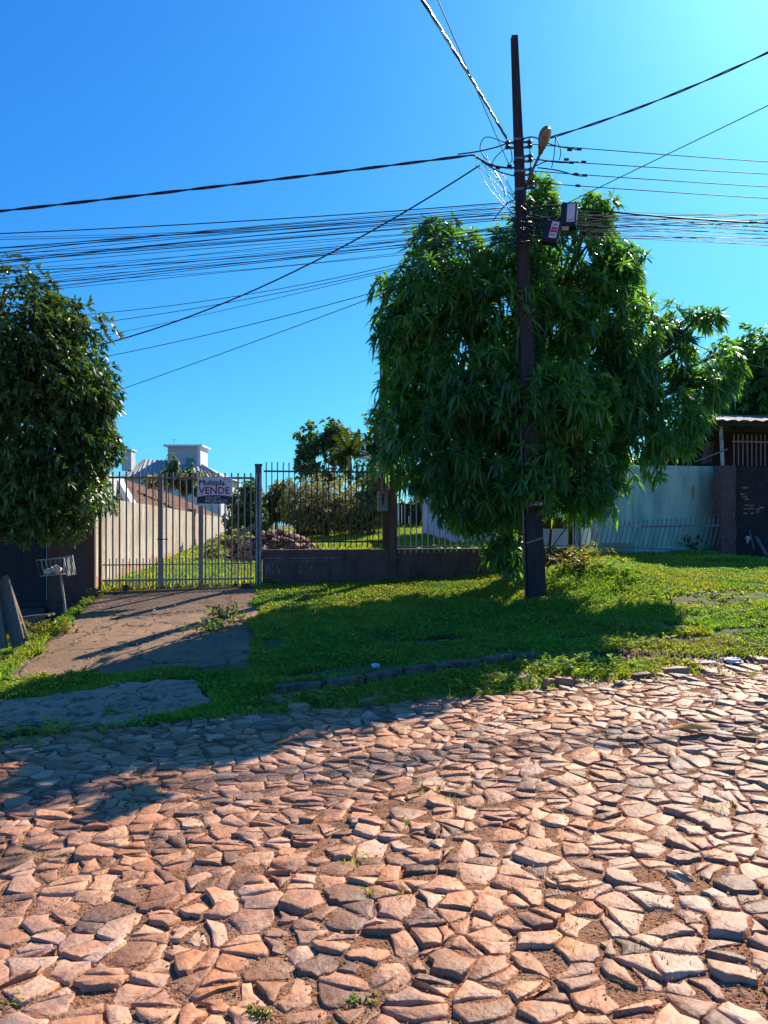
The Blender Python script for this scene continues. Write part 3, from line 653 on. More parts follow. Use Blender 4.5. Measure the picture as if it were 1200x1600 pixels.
# left neighbour: plum wall, blue gate
nw = thing('boundary_wall', 'dark plum wall between blue metal gate and rusty gate post', 'wall', at(-3.05, 12.6, 0))
mb = MB(); ubox(mb, -3.42, -2.72, FV-.10, FV+.06, -.15, 2.15); mb.build('wall_body', M['plum'], nw, bevel=.01)
bgate = thing('sheet_gate', 'dark blue sheet metal gate under the left tree', 'gate', at(-4.1, 12.5, 0))
uu = -4.9
for i_ in range(4):
    mb = MB(); ubox(mb, uu+i_*.366, uu+i_*.366+.358, FV-.06, FV-.03, .32, 1.30); mb.build('panel', M['slate'], bgate)
mb = MB(); mb.bar(at(uu, FV-.045, 1.33), at(-3.43, FV-.045, 1.33), .05, .05); mb.bar(at(uu, FV-.045, .29), at(-3.43, FV-.045, .29), .05, .05); mb.build('frame', M['slate'], bgate)
mb = MB(); ubox(mb, -5.4, -3.43, FV-.2, FV+.1, -.3, .26); mb.build('threshold', M['sill'], kind='structure')
nh = thing('house', 'pale neighbour house glimpsed above the blue gate', 'house', at(-6, 17, 0))
mb = MB(); ubox(mb, -9, -3.6, 17, 20, -.2, 2.7); mb.build('wall', M['cream'], nh)
mb = MB(); ubox(mb, -5.75, -5.6, 16.9, 16.99, 0, 2.6); mb.build('downpipe', M['white'], nh)
mb = MB(); ubox(mb, -5.4, -4.7, 16.96, 16.99, .9, 1.9); mb.build('window', M['glass'], nh)

# ------------------------------------------------------------------ distant houses left
th_ = thing('tiled_shed', 'low shed with brown clay tile roof behind the lot wall', 'shed', W(265, 800, 22))
e0, e1 = at(-3.35, 20.3, 1.93), at(-3.35, 60, 1.93); r0, r1_ = at(-6.7, 20.3, 3.5), at(-6.7, 60, 3.5)
vx = []; fx = []; tt = []
rows, cols = 13, 130
nrm = (e1-e0).cross(r0-e0).normalized(); nrm = nrm if nrm.z > 0 else -nrm
for r in range(rows):
    for c in range(cols):
        t0, t1 = r/rows, (r+1)/rows+.02; s0, s1 = c/cols, (c+.86)/cols; sm = (s0+s1)/2; b_ = len(vx); lift = random.uniform(0, .03)
        def pt(s, t, h): a = e0.lerp(e1, s); b = r0.lerp(r1_, s); return a.lerp(b, t)+nrm*h
        vx += [pt(s0, t0, .02+lift), pt(sm, t0, .10+lift), pt(s1, t0, .02+lift), pt(s0, t1, .0), pt(sm, t1, .06), pt(s1, t1, .0), pt(s0, t0, -.03), pt(s1, t0, -.03)]
        fx += [(b_, b_+1, b_+4), (b_, b_+4, b_+3), (b_+1, b_+2, b_+5), (b_+1, b_+5, b_+4), (b_, b_+6, b_+1), (b_+6, b_+7, b_+1), (b_+7, b_+2, b_+1)]; tt += [random.random()]*7
npmesh('roof_tiles', np.array([tuple(p) for p in vx]), np.array(fx), M['clay'], th_, tint=np.array(tt), kind='stuff')
mb = MB(); mb.prism([e0-nrm*.08, e1-nrm*.08, r1_-nrm*.08, r0-nrm*.08], (0, 0, -.05)); mb.build('roof_deck', M['darkwood'], th_)
mb = MB(); ubox(mb, -9.5, -3.6, 20.6, 59.5, -.2, 1.8); mb.build('wall', M['cream'], th_)
mb = MB(); mb.tube([r0+Vector((0, 0, .05)), r1_+Vector((0, 0, .05))], .12, 8); mb.build('ridge', M['clay'], th_)
mb = MB(); mb.prism([r0-nrm*.1, r1_-nrm*.1, at(-10, 60, 1.93), at(-10, 20.3, 1.93)], (0, 0, -.05)); mb.build('rear_slope', M['clay'], th_)
ga = thing('gable_wall', 'pale gable end wall with white sloping coping left of the clay tiles', 'wall', W(180, 790, 18.6))
D_ = 18.6; mb = MB(); mb.prism([W(120, 850, D_), W(204, 850, D_), W(204, 787, D_), W(191, 757, D_), W(182, 748, D_), W(120, 748, D_)], (0, .3, 0)); mb.build('wall_body', M['cream'], ga)
mb = MB(); mb.bar(W(182, 747, D_-.05), W(206, 788, D_-.05), .12, .4, (0, 1, 0)); mb.build('coping', M['white'], ga)
# two storey house
hs_ = thing('house', 'distant grey house with hipped tile roof and flat roofed upper block', 'house', W(265, 760, 72))
D_ = 72
mb = MB(); a = W(192, 815, D_); b = W(345, 745, D_); mb.box((a[0], D_, a[2]-.5), (b[0], D_+10, b[2])); mb.build('lower_wall', M['cream'], hs_)
mb = MB(); a = W(262, 730, D_+3); b = W(309, 698, D_+3); mb.box((a[0], D_+3, a[2]-1), (b[0]-.0, D_+6.0, b[2])); mb.build('upper_block', mat('grey_blue_wall', (.42, .45, .48), .85), hs_)
mb = MB(); mb.box((b[0]+.003, D_+2.9, a[2]-1), (b[0]+.28, D_+6.0, b[2])); mb.build('white_corner', M['white'], hs_)
mb = MB(); c = W(258, 698, D_+3); mb.box((c[0]-.05, D_+2.5, b[2]+.003), (b[0]+.55, D_+6.4, b[2]+.17)); mb.build('flat_roof', M['white'], hs_)
mb = MB(); a = W(291, 727, D_+2.95); b = W(303, 716, D_+2.95); mb.box((a[0], D_+2.9, a[2]), (b[0], D_+2.97, b[2])); mb.build('window', M['glass'], hs_)
mb = MB(); a = W(236, 698, D_+3.5); mb.bar(W(272, 693, D_+4), W(272, 686, D_+4), .04, .04); mb.bar(W(268, 687, D_+4), W(277, 687, D_+4), .03, .03); mb.build('aerial', M['steel'], hs_)
eL, eR = W(186, 748, D_-.6), W(350, 746, D_-.6); rl, rr = W(226, 718, D_+4), W(312, 724, D_+4)
nst = 46; mb = MB(); vv = []; ff = []
for i_ in range(nst+1):
    s = i_/nst; a = eL.lerp(eR, s); b = rl.lerp(rr, min(max((s-.18)/.62, 0), 1)); h = .10 if i_ % 2 else 0
    vv += [a+Vector((0, -h*.3, h)), b+Vector((0, -h*.3, h))]
ff = [(2*i_, 2*i_+2, 2*i_+3, 2*i_+1) for i_ in range(nst)]; mb.add(vv, ff)
bk = [rl+Vector((0, 0, 0)), rr, Vector((eR[0], D_+9, eR[2])), Vector((eL[0], D_+9, eL[2]))]; mb.add(bk, [(0, 1, 2, 3)]); mb.add([eR, rr, Vector((eR[0], D_+9, eR[2]))], [(0, 1, 2)]); mb.add([eL, rl, Vector((eL[0], D_+9, eL[2]))], [(0, 1, 2)])
mb.build('roof', M['greyroof'], hs_)
mb = MB(); a = W(190, 735, D_+1); b = W(205, 704, D_+1); mb.box((a[0], D_+1, a[2]), (b[0], D_+2.2, b[2])); mb.build('chimney', M['cream'], hs_)
mb = MB(); mb.box((a[0]-.1, D_+.9, b[2]+.003), (b[0]+.1, D_+2.3, b[2]+.14)); mb.build('chimney_cap', M['white'], hs_)
for px_ in (200, 215, 229, 243, 258, 284, 300):
    mb = MB(); a = W(px_, 768, D_-.03); b = W(px_+10, 752, D_-.03); mb.box((a[0], D_-.05, a[2]), (b[0], D_+.02, b[2])); w = mb.build('window', M['glass'], hs_)
    mb = MB(); mb.bar((a[0]-.05, D_-.07, b[2]), (b[0]+.05, D_-.07, b[2]), .06, .08); mb.build('frame', M['white'], w)

# ------------------------------------------------------------------ right side: house, teal wall, picket fence
wh = thing('house', 'pale lilac house wall showing under the mango crown', 'house', PV(800, 840, 19))
mb = MB(); a = PV(712, 840, 19.5); b = PV(960, 700, 19.5); ua, ub = uv(a[0], a[1])[0], uv(b[0], b[1])[0]; ubox(mb, ua, ub, 19.5, 24, .5, 3.0); mb.build('wall', M['lilac'], wh)
mb = MB(); ubox(mb, ua-.3, ub+.3, 19.1, 24.5, 3.003, 3.15); mb.build('roof_slab', M['greyroof'], wh)
for px_ in (760, 880):
    mb = MB(); q = uv(*PV(px_, 800, 19.45)[:2])[0]; ubox(mb, q-.5, q+.5, 19.44, 19.51, 1.5, 2.5); mb.build('window', M['glass'], wh)
mb = MB(); ubox(mb, ua+.1, ua+.2, 19.38, 19.44, .9, 2.9); mb.build('downpipe', M['white'], wh)
TV = 15.1
tw = thing('side_wall', 'tall faded teal wall between lilac wall and worn pink pillar', 'wall', PV(1030, 860, TV))
t0_, t1_ = upx(937, TV), upx(1131, TV); ztw = zpy(1000, 727, TV)
mb = MB(); ubox(mb, t0_, t1_, TV, TV+.15, .55, ztw); mb.build('wall_body', M['teal'], tw, bevel=.01)
mb = MB(); ubox(mb, upx(991, TV)-.02, upx(991, TV)+.02, TV-.04, TV-.003, .75, zpy(991, 775, TV)); mb.build('drain_pipe', M['teal'], tw)
mb = MB(); ubox(mb, upx(937, TV), upx(990, TV), TV-.05, TV-.003, .9, zpy(960, 848, TV)); mb.build('plinth', M['tealbase'], tw)
ps = []
cx_, cz_ = upx(1083, TV), zpy(1083, 770, TV)
for i_ in range(14):
    a_ = i_/14*6.283; rr_ = random.uniform(.4, 1.1); ps.append(at(cx_+.05*rr_*math.cos(a_), TV-.004, cz_+.17*rr_*math.sin(a_)))
mb = MB(); mb.prism(ps, Vector((SA, -CA, 0))*-.003); mb.build('plaster_patch', M['tealbase'], tw)
mb = MB(); ubox(mb, upx(862, 15.6), t0_-.003, 15.55, 15.7, .6, 2.7); o = mb.build('lilac_wall', M['lilac'], label='narrow lilac wall strip left of the teal wall', cat='wall')
mb = MB(); ubox(mb, upx(907, 15.5)-.012, upx(907, 15.5)+.012, 15.5, 15.545, .9, 2.6); mb.build('pipe', M['steel'], label='thin grey pipe on the lilac wall strip', cat='pipe')

pf = thing('picket_fence', 'leaning row of thin spear topped pickets before the teal wall', 'fence', PV(1015, 860, 14.4))
PVv = 14.35; p0_, p1_ = upx(903, PVv), upx(1126, PVv); npk = 31
mb = MB()
hgt_ = .55; w_ = .014
base_me = None
for i_ in range(npk):
    if base_me is None:
        lean = -.10; mb.bar((0, 0, 0), (-lean*0+.0, 0, 0.0001), .001, .001) if False else None
        q = MB(); d_u = Vector((CA, SA, 0)); q.bar(-d_u*.07-Vector((0, 0, hgt_/2)), d_u*.05+Vector((0, 0, hgt_/2-.07)), w_, w_)
        t_ = d_u*.05+Vector((0, 0, hgt_/2-.07)); q.bar(t_, t_+Vector((0, 0, .045))+d_u*.004, .026, .012); q.bar(t_+Vector((0, 0, .046))+d_u*.005, t_+Vector((0, 0, .075))+d_u*.006, .012, .008)
        base_me = bpy.data.meshes.new('picket'); base_me.from_pydata([tuple(p) for p in q.v], [], q.f); base_me.materials.append(M['picket'])
    u_ = p0_+(p1_-p0_)*i_/(npk-1); zc = zpy(1000, 813+3*math.sin(i_*.2)-2, PVv)-hgt_/2+.0
    link('picket', base_me, at(u_+random.uniform(-.006, .006), PVv+random.uniform(-.01, .01), zc), pf)
mb = MB(); mb.bar(at(p0_, PVv-.02, zpy(905, 823, PVv)), at(upx(1000, PVv), PVv-.02, zpy(1000, 822, PVv)), .02, .045); mb.build('rail', M['postW'], pf, label='pale top rail of the left half')
mb = MB(); mb.bar(at(upx(1000, PVv), PVv-.015, zpy(1000, 823, PVv)), at(p1_, PVv-.015, zpy(1128, 821, PVv)), .02, .028); mb.build('rail', M['steel'], pf)
mb = MB(); mb.bar(at(p0_, PVv-.015, zpy(905, 852, PVv)), at(p1_, PVv-.015, zpy(1128, 862, PVv)), .02, .02); mb.build('rail', M['steel'], pf)

CV = 14.3
pc = thing('pillar', 'worn pink plaster pillar with dark bite marks right of the teal wall', 'pillar', PV(1139, 880, CV))
mb = MB(); c0, c1 = upx(1127, CV), upx(1150, CV); zc = zpy(1139, 727, CV)
k_ = 14; vv = []; 
for i_ in range(k_+1):
    z_ = .55+(zc-.55)*i_/k_; e_ = [random.uniform(-.018, .012) for _ in range(4)]
    vv += [at(c0+e_[0], CV, z_), at(c1+e_[1], CV, z_), at(c1+e_[2], CV+.3, z_), at(c0+e_[3], CV+.3, z_)]
ff = [(4*i_+j, 4*i_+(j+1) % 4, 4*i_+4+(j+1) % 4, 4*i_+4+j) for i_ in range(k_) for j in range(4)]+[(4*k_, 4*k_+1, 4*k_+2, 4*k_+3)]
mb.add(vv, ff); mb.build('pillar_body', M['pinkcol'], pc)
# dark house on the right
dh = thing('shack', 'dark sooty house with barred opening and tin roof at the right edge', 'house', PV(1200, 880, 14.6))
DV = 14.5; d0, d1 = c1+.01, c1+4.5
mb = MB(); ubox(mb, d0, d1, DV, DV+.2, .5, zc); mb.build('front_wall', M['darkwall'], dh)
bm_ = None
for (px_, py_) in [(1163, 762), (1160, 772), (1163, 776), (1166, 780), (1167, 789), (1174, 790), (1164, 795), (1173, 795), (1184, 796), (1164, 802), (1175, 802), (1183, 800), (1189, 793)]:
    L_ = random.uniform(.07, .13); u_ = upx(px_, DV); z_ = zpy(px_, py_, DV)
    mb = MB(); ubox(mb, u_-L_/2, u_+L_/2, DV-.012, DV-.002, z_-.018, z_+.016); mb.build('brick', M['brick'], dh)
mb = MB(); ubox(mb, d0-.5, d1, DV+2.2, DV+2.3, .5, 3.75); mb.build('rear_wall', M['darkwall'], dh)
zr_ = zpy(1150, 664, DV)
mb = MB(); vv = []; nr = 60
ur0, ur1 = upx(1112, DV-.3), d1+.3
for i_ in range(nr+1):
    u_ = ur0+.12+(ur1-ur0-.12)*i_/nr; h = .018*math.sin(i_*2.2)
    for (v_, dz) in ((DV-.35, 0), (DV+2.6, .55)): vv += [at(u_, v_, zr_+dz+h+.05), at(u_, v_, zr_+dz+h+.035)]
ff = []
for i_ in range(nr): a_ = 4*i_; b_ = a_+4; ff += [(a_, b_, b_+2, a_+2), (a_+1, a_+3, b_+3, b_+1), (a_, a_+1, b_+1, b_)]
mb.add(vv, ff); mb.build('roof', M['tin'], dh)
mb = MB(); mb.bar(at(ur0+.2, DV-.25, zr_-.02), at(ur1, DV-.25, zr_-.02), .10, .08); mb.bar(at(ur0+.2, DV+.0, zr_-.10), at(ur1, DV+.0, zr_-.10), .10, .08); mb.build('roof_beam', M['darkwood'], dh)
mb = MB(); mb.bar(at(upx(1136, CV), CV+.15, zc-.01), at(upx(1133, CV), CV+.15, zr_-.05), .05, .05); mb.build('roof_post', M['barW'], dh)
mb = MB(); mb.prism([PV(1102, 724, 15.6), PV(1112, 724, 15.6), PV(1116, 690, 15.6), PV(1108, 690, 15.6)], (0, .2, 0)); mb.build('brick_stub', M['pinkcol'], dh)
gl = MB(); gz0, gz1 = zc+.02, zpy(1170, 680, DV)
rods(12, 'window_bar', dh, upx(1149, DV), upx(1149, DV)+1.1, DV+.05, gz0, gz1+.02, .018, M['pinkbar'], .003)
mb = MB(); mb.bar(at(upx(1146, DV), DV+.03, zpy(1170, 690, DV)), at(upx(1146, DV)+1.15, DV+.03, zpy(1170, 690, DV)), .03, .03); mb.build('window_rail', M['pinkbar'], dh)
mb = MB(); mb.bar(W(1085, 722, 14.8), W(1136, 702, 14.4), .02, .03); mb.build('brace', M['steel'], dh)
for (a, b, wd, nm, lb, mm) in [((1171, 829), (1178, 858), .03, 'plank', 'short pale stick leaning on the dark wall', 'boardW'), ((1181, 838), (1198, 868), .07, 'plank', 'wide grey board leaning on the dark wall', 'boardW'),
                           ((1150, 874), (1185, 878), .04, 'plank', 'scrap board lying at the foot of the dark wall', 'boardO')]:
    mb = MB(); mb.bar(PV(*a, DV-.05), PV(*b, DV-.35), wd, .02, (0, 1, 0)); mb.build(nm, M[mm], label=lb, cat='board')
mb = MB(); mb.tube([PV(1140, 872, DV-.5), PV(1152, 873, DV-.6), PV(1157, 876, DV-.65), PV(1155, 880, DV-.7)], .018, 7); mb.build('hose', M['pinkbar'], smooth=True, label='short curled pipe at the foot of the pink pillar', cat='pipe')
mb = MB(); q = G(1190, 884); mb.tube([q+Vector((-.12, 0, .03)), q+Vector((0, -.1, .03)), q+Vector((.2, -.08, .04)), q+Vector((.35, 0, .03)), q+Vector((.2, .12, .03)), q+Vector((0, .1, .03)), q+Vector((-.1, .02, .03))], .018, 7); mb.build('hose', M['wire'], smooth=True, label='pale loop of pipe on the ground at the right edge', cat='pipe')
mb = MB(); c = PV(1169, 841, DV-.1); mb.tube([c, c+Vector((0, .03, 0))], .05, 10); mb.tube([c+Vector((0, .02, -.04)), c+Vector((0, .05, -.1))], .025, 8); mb.build('bowl', M['bag'], smooth=True, label='small white pot leaning among boards by dark wall', cat='pot')

# ------------------------------------------------------------------ background planting
def gz(px, D): x = (px-600)/F*D; u, v = uv(x, D); return Vector((x, D, float(H(u, v))))
tree('tree', 'thin dark tree left of the palm beyond the lot', 'tree', gz(500, 35), [(485, 690, 35, .7, .7, .8), (515, 675, 35, .6, .7, .6), (475, 725, 35, .5, .6, .6), (530, 700, 35, .8, .8, .9), (510, 735, 35, 1.0, .8, .8)], 620, 9, .22, .065, M['farleaf'], .12, droop=.2, gap=.55, inner=.7)
tree('tree', 'airy tree between the palm and the slim pole', 'tree', gz(585, 34), [(585, 680, 34, .8, .8, 1.0), (600, 720, 34, .9, .8, 1.0), (570, 735, 34, .8, .8, .6), (610, 690, 34, .6, .6, .8)], 520, 9, .24, .06, M['farleaf'], .10, droop=.3, gap=.5, inner=.7)
tree('dome_bush', 'large olive dome shaped bush behind the railing', 'bush', gz(510, 27), [(510, 785, 27, 1.55, 1.3, 1.0), (475, 790, 27, .9, 1, .8), (555, 795, 27, .9, 1, .75)], 2000, 9, .13, .022, M['olive'], .10, droop=.6, inner=.8, lump=.06)
tree('bush', 'yellow green bush left of the dome shaped bush', 'bush', gz(430, 30), [(430, 785, 30, .55, .6, .75), (445, 768, 30, .5, .5, .5), (418, 800, 30, .5, .5, .4)], 420, 9, .2, .03, M['yellow'], .05, droop=.8, inner=.8)
tree('bush', 'green leafy bush right of the sale sign', 'bush', gz(382, 28), [(378, 790, 28, .5, .6, .7), (390, 770, 28, .4, .6, .5), (372, 820, 28, .6, .6, .5), (398, 815, 28, .5, .6, .6)], 700, 8, .16, .045, M['farleaf'], .05, droop=.4, inner=.8)
tree('bush', 'dense leafy shrub just left of the electric meter box', 'bush', gz(585, 26), [(580, 790, 26, .7, .6, .8), (595, 760, 26, .6, .5, .7), (565, 815, 26, .6, .5, .4)], 900, 8, .14, .04, M['olive'], .05, droop=.4, inner=.8)
tree('bush', 'low tangled bush at the end of the lot wall', 'bush', gz(355, 22), [(352, 850, 22, .5, .5, .3), (335, 862, 20, .4, .4, .2), (375, 845, 22, .45, .4, .35)], 320, 8, .12, .03, M['olive'], .03, droop=.4, inner=.9)
for (px_, D_, h, lb) in ((270, 30, 712, 'slender young tree in front of the upper block of the distant house'), (300, 30, 728, 'slender young tree beside the sale sign before the grey tile roof')):
    tree('sapling', lb, 'tree', gz(px_, D_), [(px_, h+12, D_, .18, .2, .42), (px_-8, h+32, D_, .35, .3, .25), (px_+10, h+34, D_, .35, .3, .22)], 95, 7, .2, .05, M['farleaf'], .025, droop=.4, inner=.9, branches=False)
hg = tree('hedge', 'low leafy hedge in front of the distant house windows', 'hedge', gz(260, 31), [(240+12*i_, 752+4*math.sin(i_*2), 31, .35, .3, .25) for i_ in range(9)], 330, 7, .18, .05, M['olive'], .02, droop=.4, inner=.9, gap=.3, branches=False)
tree('tree', 'dark broad tree behind the tin roof at the right edge', 'tree', gz(1180, 20), [(1180, 580, 20, 1.2, 1.2, 1.1), (1150, 640, 20, 1.1, 1.2, .8), (1215, 640, 20, 1.3, 1.2, 1.1), (1240, 570, 20, 1.3, 1, 1), (1120, 660, 20, .9, 1, .5)], 2300, 10, .17, .045, M['mango'], .2, droop=.5, inner=.7)
tree('tree', 'dark tree mass behind the mango tree and white house', 'tree', gz(850, 30), [(700, 790, 30, 1.6, 1.2, 1.2), (780, 770, 30, 1.8, 1.2, 1.4), (870, 760, 30, 1.8, 1.2, 1.4), (960, 750, 30, 1.8, 1, 1.2), (1040, 740, 30, 1.6, 1, 1.2)], 1600, 9, .3, .08, M['farleaf'], .2, droop=.5, inner=.8)
# palm
pm = thing('palm_tree', 'palm with bright drooping fronds above the dome bush', 'palm', gz(548, 32))
mb = MB(); limb(mb, gz(548, 32), W(547, 735, 32), .10, .08, .01, 10, 6); mb.build('trunk', M['bark'], pm, smooth=True)
mb = MB(); mb.tube([W(547, 735, 32), W(546, 712, 32)], [.1, .07], 10); mb.build('crownshaft', mat('palm_shaft', (.35, .26, .10), .6), pm, smooth=True)
for i_ in range(15):
    a_ = i_*2.4+random.random()*.3; el = random.uniform(.25, 1.35); L_ = random.uniform(1.1, 1.5)
    d = Vector((math.cos(a_)*math.cos(el), math.sin(a_)*math.cos(el), math.sin(el))); c = W(546, 712, 32)
    pts_ = [c+d*L_*t+Vector((0, 0, -.75*t*t*L_*math.cos(el))) for t in np.linspace(0, 1, 9)]
    mb = MB(); mb.tube(pts_, [.018*(1-.8*t) for t in np.linspace(0, 1, 9)], 4)
    side = d.cross(Vector((0, 0, 1))).normalized()
    for t in np.linspace(.08, 1, 30):
        k = t*8; i0 = min(int(k), 7); p = pts_[i0].lerp(pts_[i0+1], k-i0); tg = (pts_[i0+1]-pts_[i0]).normalized(); ll = .42*math.sin(min(t*1.3+.25, 1)*math.pi*.62+.2)
        for s in (-1, 1):
            e = p+(side*s*.75+tg*.55+Vector((0, 0, -.35-.3*random.random()))).normalized()*ll; wv = tg*.022
            mb.add([p-wv, p+wv, e], [(0, 1, 2)])
    mb.build('frond', M['palm'], pm)
# dark board fence at the back of the lot
bf = thing('board_fence', 'dark board fence at the back of the lot under the bushes', 'fence', gz(560, 29))
q0, q1 = gz(462, 29), gz(690, 29.4)
for i_ in range(40):
    a = q0.lerp(q1, i_/40); b = q0.lerp(q1, (i_+.93)/40); z0 = .8; mb = MB(); mb.box((a[0], a[1], z0), (b[0], a[1]+.04, 2.35+random.uniform(-.05, .05))); mb.build('board', M['darkwood'], bf)
# rubble pile
rb = thing('rubble_pile', 'heap of broken bricks and roof tiles behind the railing', 'rubble', gz(435, 19))
bc = gz(432, 19.0); bc2 = gz(372, 19.5)
mb = MB(); mb.ell(bc-Vector((0, 0, .1)), 1.15, .8, .72); mb.ell(bc+Vector((.7, 0, -.2)), .9, .7, .45); mb.build('soil_core', M['soil'], rb)
VV = []; FF = []; TT = []; kk = 0
for i_ in range(520):
    a_ = random.uniform(0, 6.28); r_ = math.sqrt(random.random()); x_ = r_*math.cos(a_)*1.35; y_ = r_*math.sin(a_)*1.0
    hh = max(0, .72*(1-(x_/1.25)**2-(y_/1.0)**2)); cx2 = bc+Vector((x_+(.0), y_, max(hh, .0)*.95-.02))
    if i_ > 380: cx2 = bc+Vector((random.uniform(.4, 1.7), random.uniform(-.7, .2), 0)); cx2.z = bc.z+max(0, .45-.3*(cx2.x-bc.x-.4))*random.random()
    s_ = Vector((random.uniform(.04, .13), random.uniform(.03, .09), random.uniform(.012, .04)))
    Rq = Matrix.Rotation(random.uniform(-1, 1), 3, 'X') @ Matrix.Rotation(random.uniform(-.9, .9), 3, 'Y') @ Matrix.Rotation(random.uniform(0, 3), 3, 'Z')
    m4 = Matrix.Translation(cx2) @ Rq.to_4x4(); q = MB(); q.box(tuple(-s_), tuple(s_), m4)
    if i_ % 2 == 0 and i_ < 500: q.build('brick', M['brick'] if i_ % 4 else M['clay'], rb)
    else:
        VV += q.v; FF += [tuple(j+kk for j in f) for f in q.f]; TT += [random.random()]*6; kk += 8
npmesh('brick_fragments', np.array(VV), np.array(FF), M['brick'], rb, tint=np.array(TT), kind='stuff')
mb = MB(); mb.bar(W(372, 836, 18), W(402, 818, 18), .10, .04, (0, 1, 0)); mb.build('plank', M['boardW'], label='grey plank propped on the rubble beside the gate post', cat='board')
def clump(name, label, cat, c, n, L, Wd, m, r, h, droop=.5, nl=6):
    root = thing(name, label, cat, c)
    C = np.array(c)[None]+np.stack([rng.normal(0, r, n), rng.normal(0, r, n), rng.uniform(.02, h, n)], -1); N_ = np.tile([[0, 0, 1.]], (n, 1))+rng.normal(0, .5, (n, 3)); N_ /= np.linalg.norm(N_, axis=1, keepdims=True)
    mb = MB()
    for p in C[:10]: mb.tube([tuple(c), tuple(p)], .004, 4)
    mb.build('stems', M['bark'], root)
    P, Fq, t = leaves(C, N_, nl, L, Wd, droop); npmesh('leaves', P, Fq, m, root, tint=t); return root
def weed(lb, px, py, n, L, Wd, m, r, h, cat='weed'): return clump('weed', lb, cat, G(px, py), n, L, Wd, M[m], r, h)
weed('tall yellow green weed at the foot of the brown stem', 905, 893, 70, .10, .022, 'yellow', .22, .34)
weed('bright weed clump on the driveway crack near the shadows', 345, 965, 30, .09, .012, 'grass', .10, .16)
weed('bright weed tuft lower on the driveway', 327, 986, 26, .09, .012, 'grass', .11, .10)
weed('low weeds along the top right edge of the driveway', 385, 972, 30, .06, .010, 'grass', .20, .05)
weed('leafy weed clump at the grass edge beside the road', 905, 1040, 60, .07, .016, 'grass', .22, .13)
weed('weed clump on the bank right of the pole', 975, 905, 24, .08, .018, 'grass', .14, .2)
weed('small weed at the foot of the gate post', 425, 915, 14, .06, .016, 'grass', .08, .14)
weed('weeds growing beside the planks on the left', 75, 990, 50, .08, .014, 'yellow', .18, .16)
weed('broad leaved weeds at the right end of the verge', 1110, 935, 40, .07, .02, 'grass', .3, .12)
weed('small shrub standing before the right half of the pickets', 1075, 868, 90, .10, .025, 'farleaf', .16, .42, 'shrub')
weed('scrubby weeds at the left end of the pickets', 925, 868, 60, .10, .016, 'olive', .3, .30, 'shrub')
weed('thin weed shrub at the drain pipe', 1000, 860, 50, .09, .018, 'olive', .22, .32, 'shrub')
for i_, (px_, py_, n_2, h_, lb) in enumerate(((560, 945, 10, .10, 'small weed catching sun near the low wall, middle of the strip'), (470, 940, 14, .12, 'sunlit weed between driveway and low wall'), (1040, 955, 14, .12, 'weed on the sunlit bank well right of the pole'),
        (1085, 905, 12, .14, 'weed in the shade below the picket fence'), (790, 1068, 22, .09, 'bright tuft on the road side of the kerb'), (720, 1078, 20, .08, 'tuft on the road side of the kerb, left of the bright one'),
        (620, 1090, 18, .08, 'shaded weed tuft where grass meets the paving'), (520, 1098, 16, .08, 'shaded weed tuft at the left end of the kerb'), (265, 1124, 26, .06, 'weed tuft at the lower right corner of the gutter slab'), (110, 1138, 40, .06, 'spread of weeds below the gutter slab'),
        (20, 1150, 22, .06, 'weeds at the left edge below the gutter slab'), (1010, 1012, 24, .10, 'leafy tuft on the sunlit grass above the road edge'), (960, 985, 12, .12, 'weed in the dark edge of the tree shadow'), (860, 1046, 40, .10, 'leafy tuft at the grass edge left of the largest one'))):
    weed(lb, px_, py_, n_2, .06+.02*(i_ % 2), .009, 'grass', .10 if n_2 < 24 else .22, h_)
for (px_, py_, lb) in ((635, 1290, 'small green weed in a paving joint near the middle of the street'), (210, 1262, 'dry weed patch in the paving near the shadow edge'), (1175, 1555, 'weed tuft in the paving at the lower right corner'), (565, 1575, 'weed tuft in the paving at the bottom centre'), (15, 1580, 'green weed in the paving at the lower left corner'), (410, 1590, 'weed sprig in the paving left of the bottom centre')):
    weed(lb, px_, py_, 8, .022, .003, 'grass', .025, .02)
def lp(px, py, v): p = PV(px, py, v); u_, v_ = uv(p[0], p[1]); return gnd(u_, v_)
for (px_, v_, n_2, lb) in ((735, 14.2, 60, 'leafy weeds behind the whitish railing near the mango trunk'), (680, 14.6, 40, 'low weeds behind the whitish railing near the pillar'), (490, 16.5, 50, 'yellow green weeds at the right foot of the rubble heap')):
    clump('weed', lb, 'weed', lp(px_, 850, v_), n_2, .13, .03, M['grass'] if v_ < 16 else M['yellow'], .35, .38)

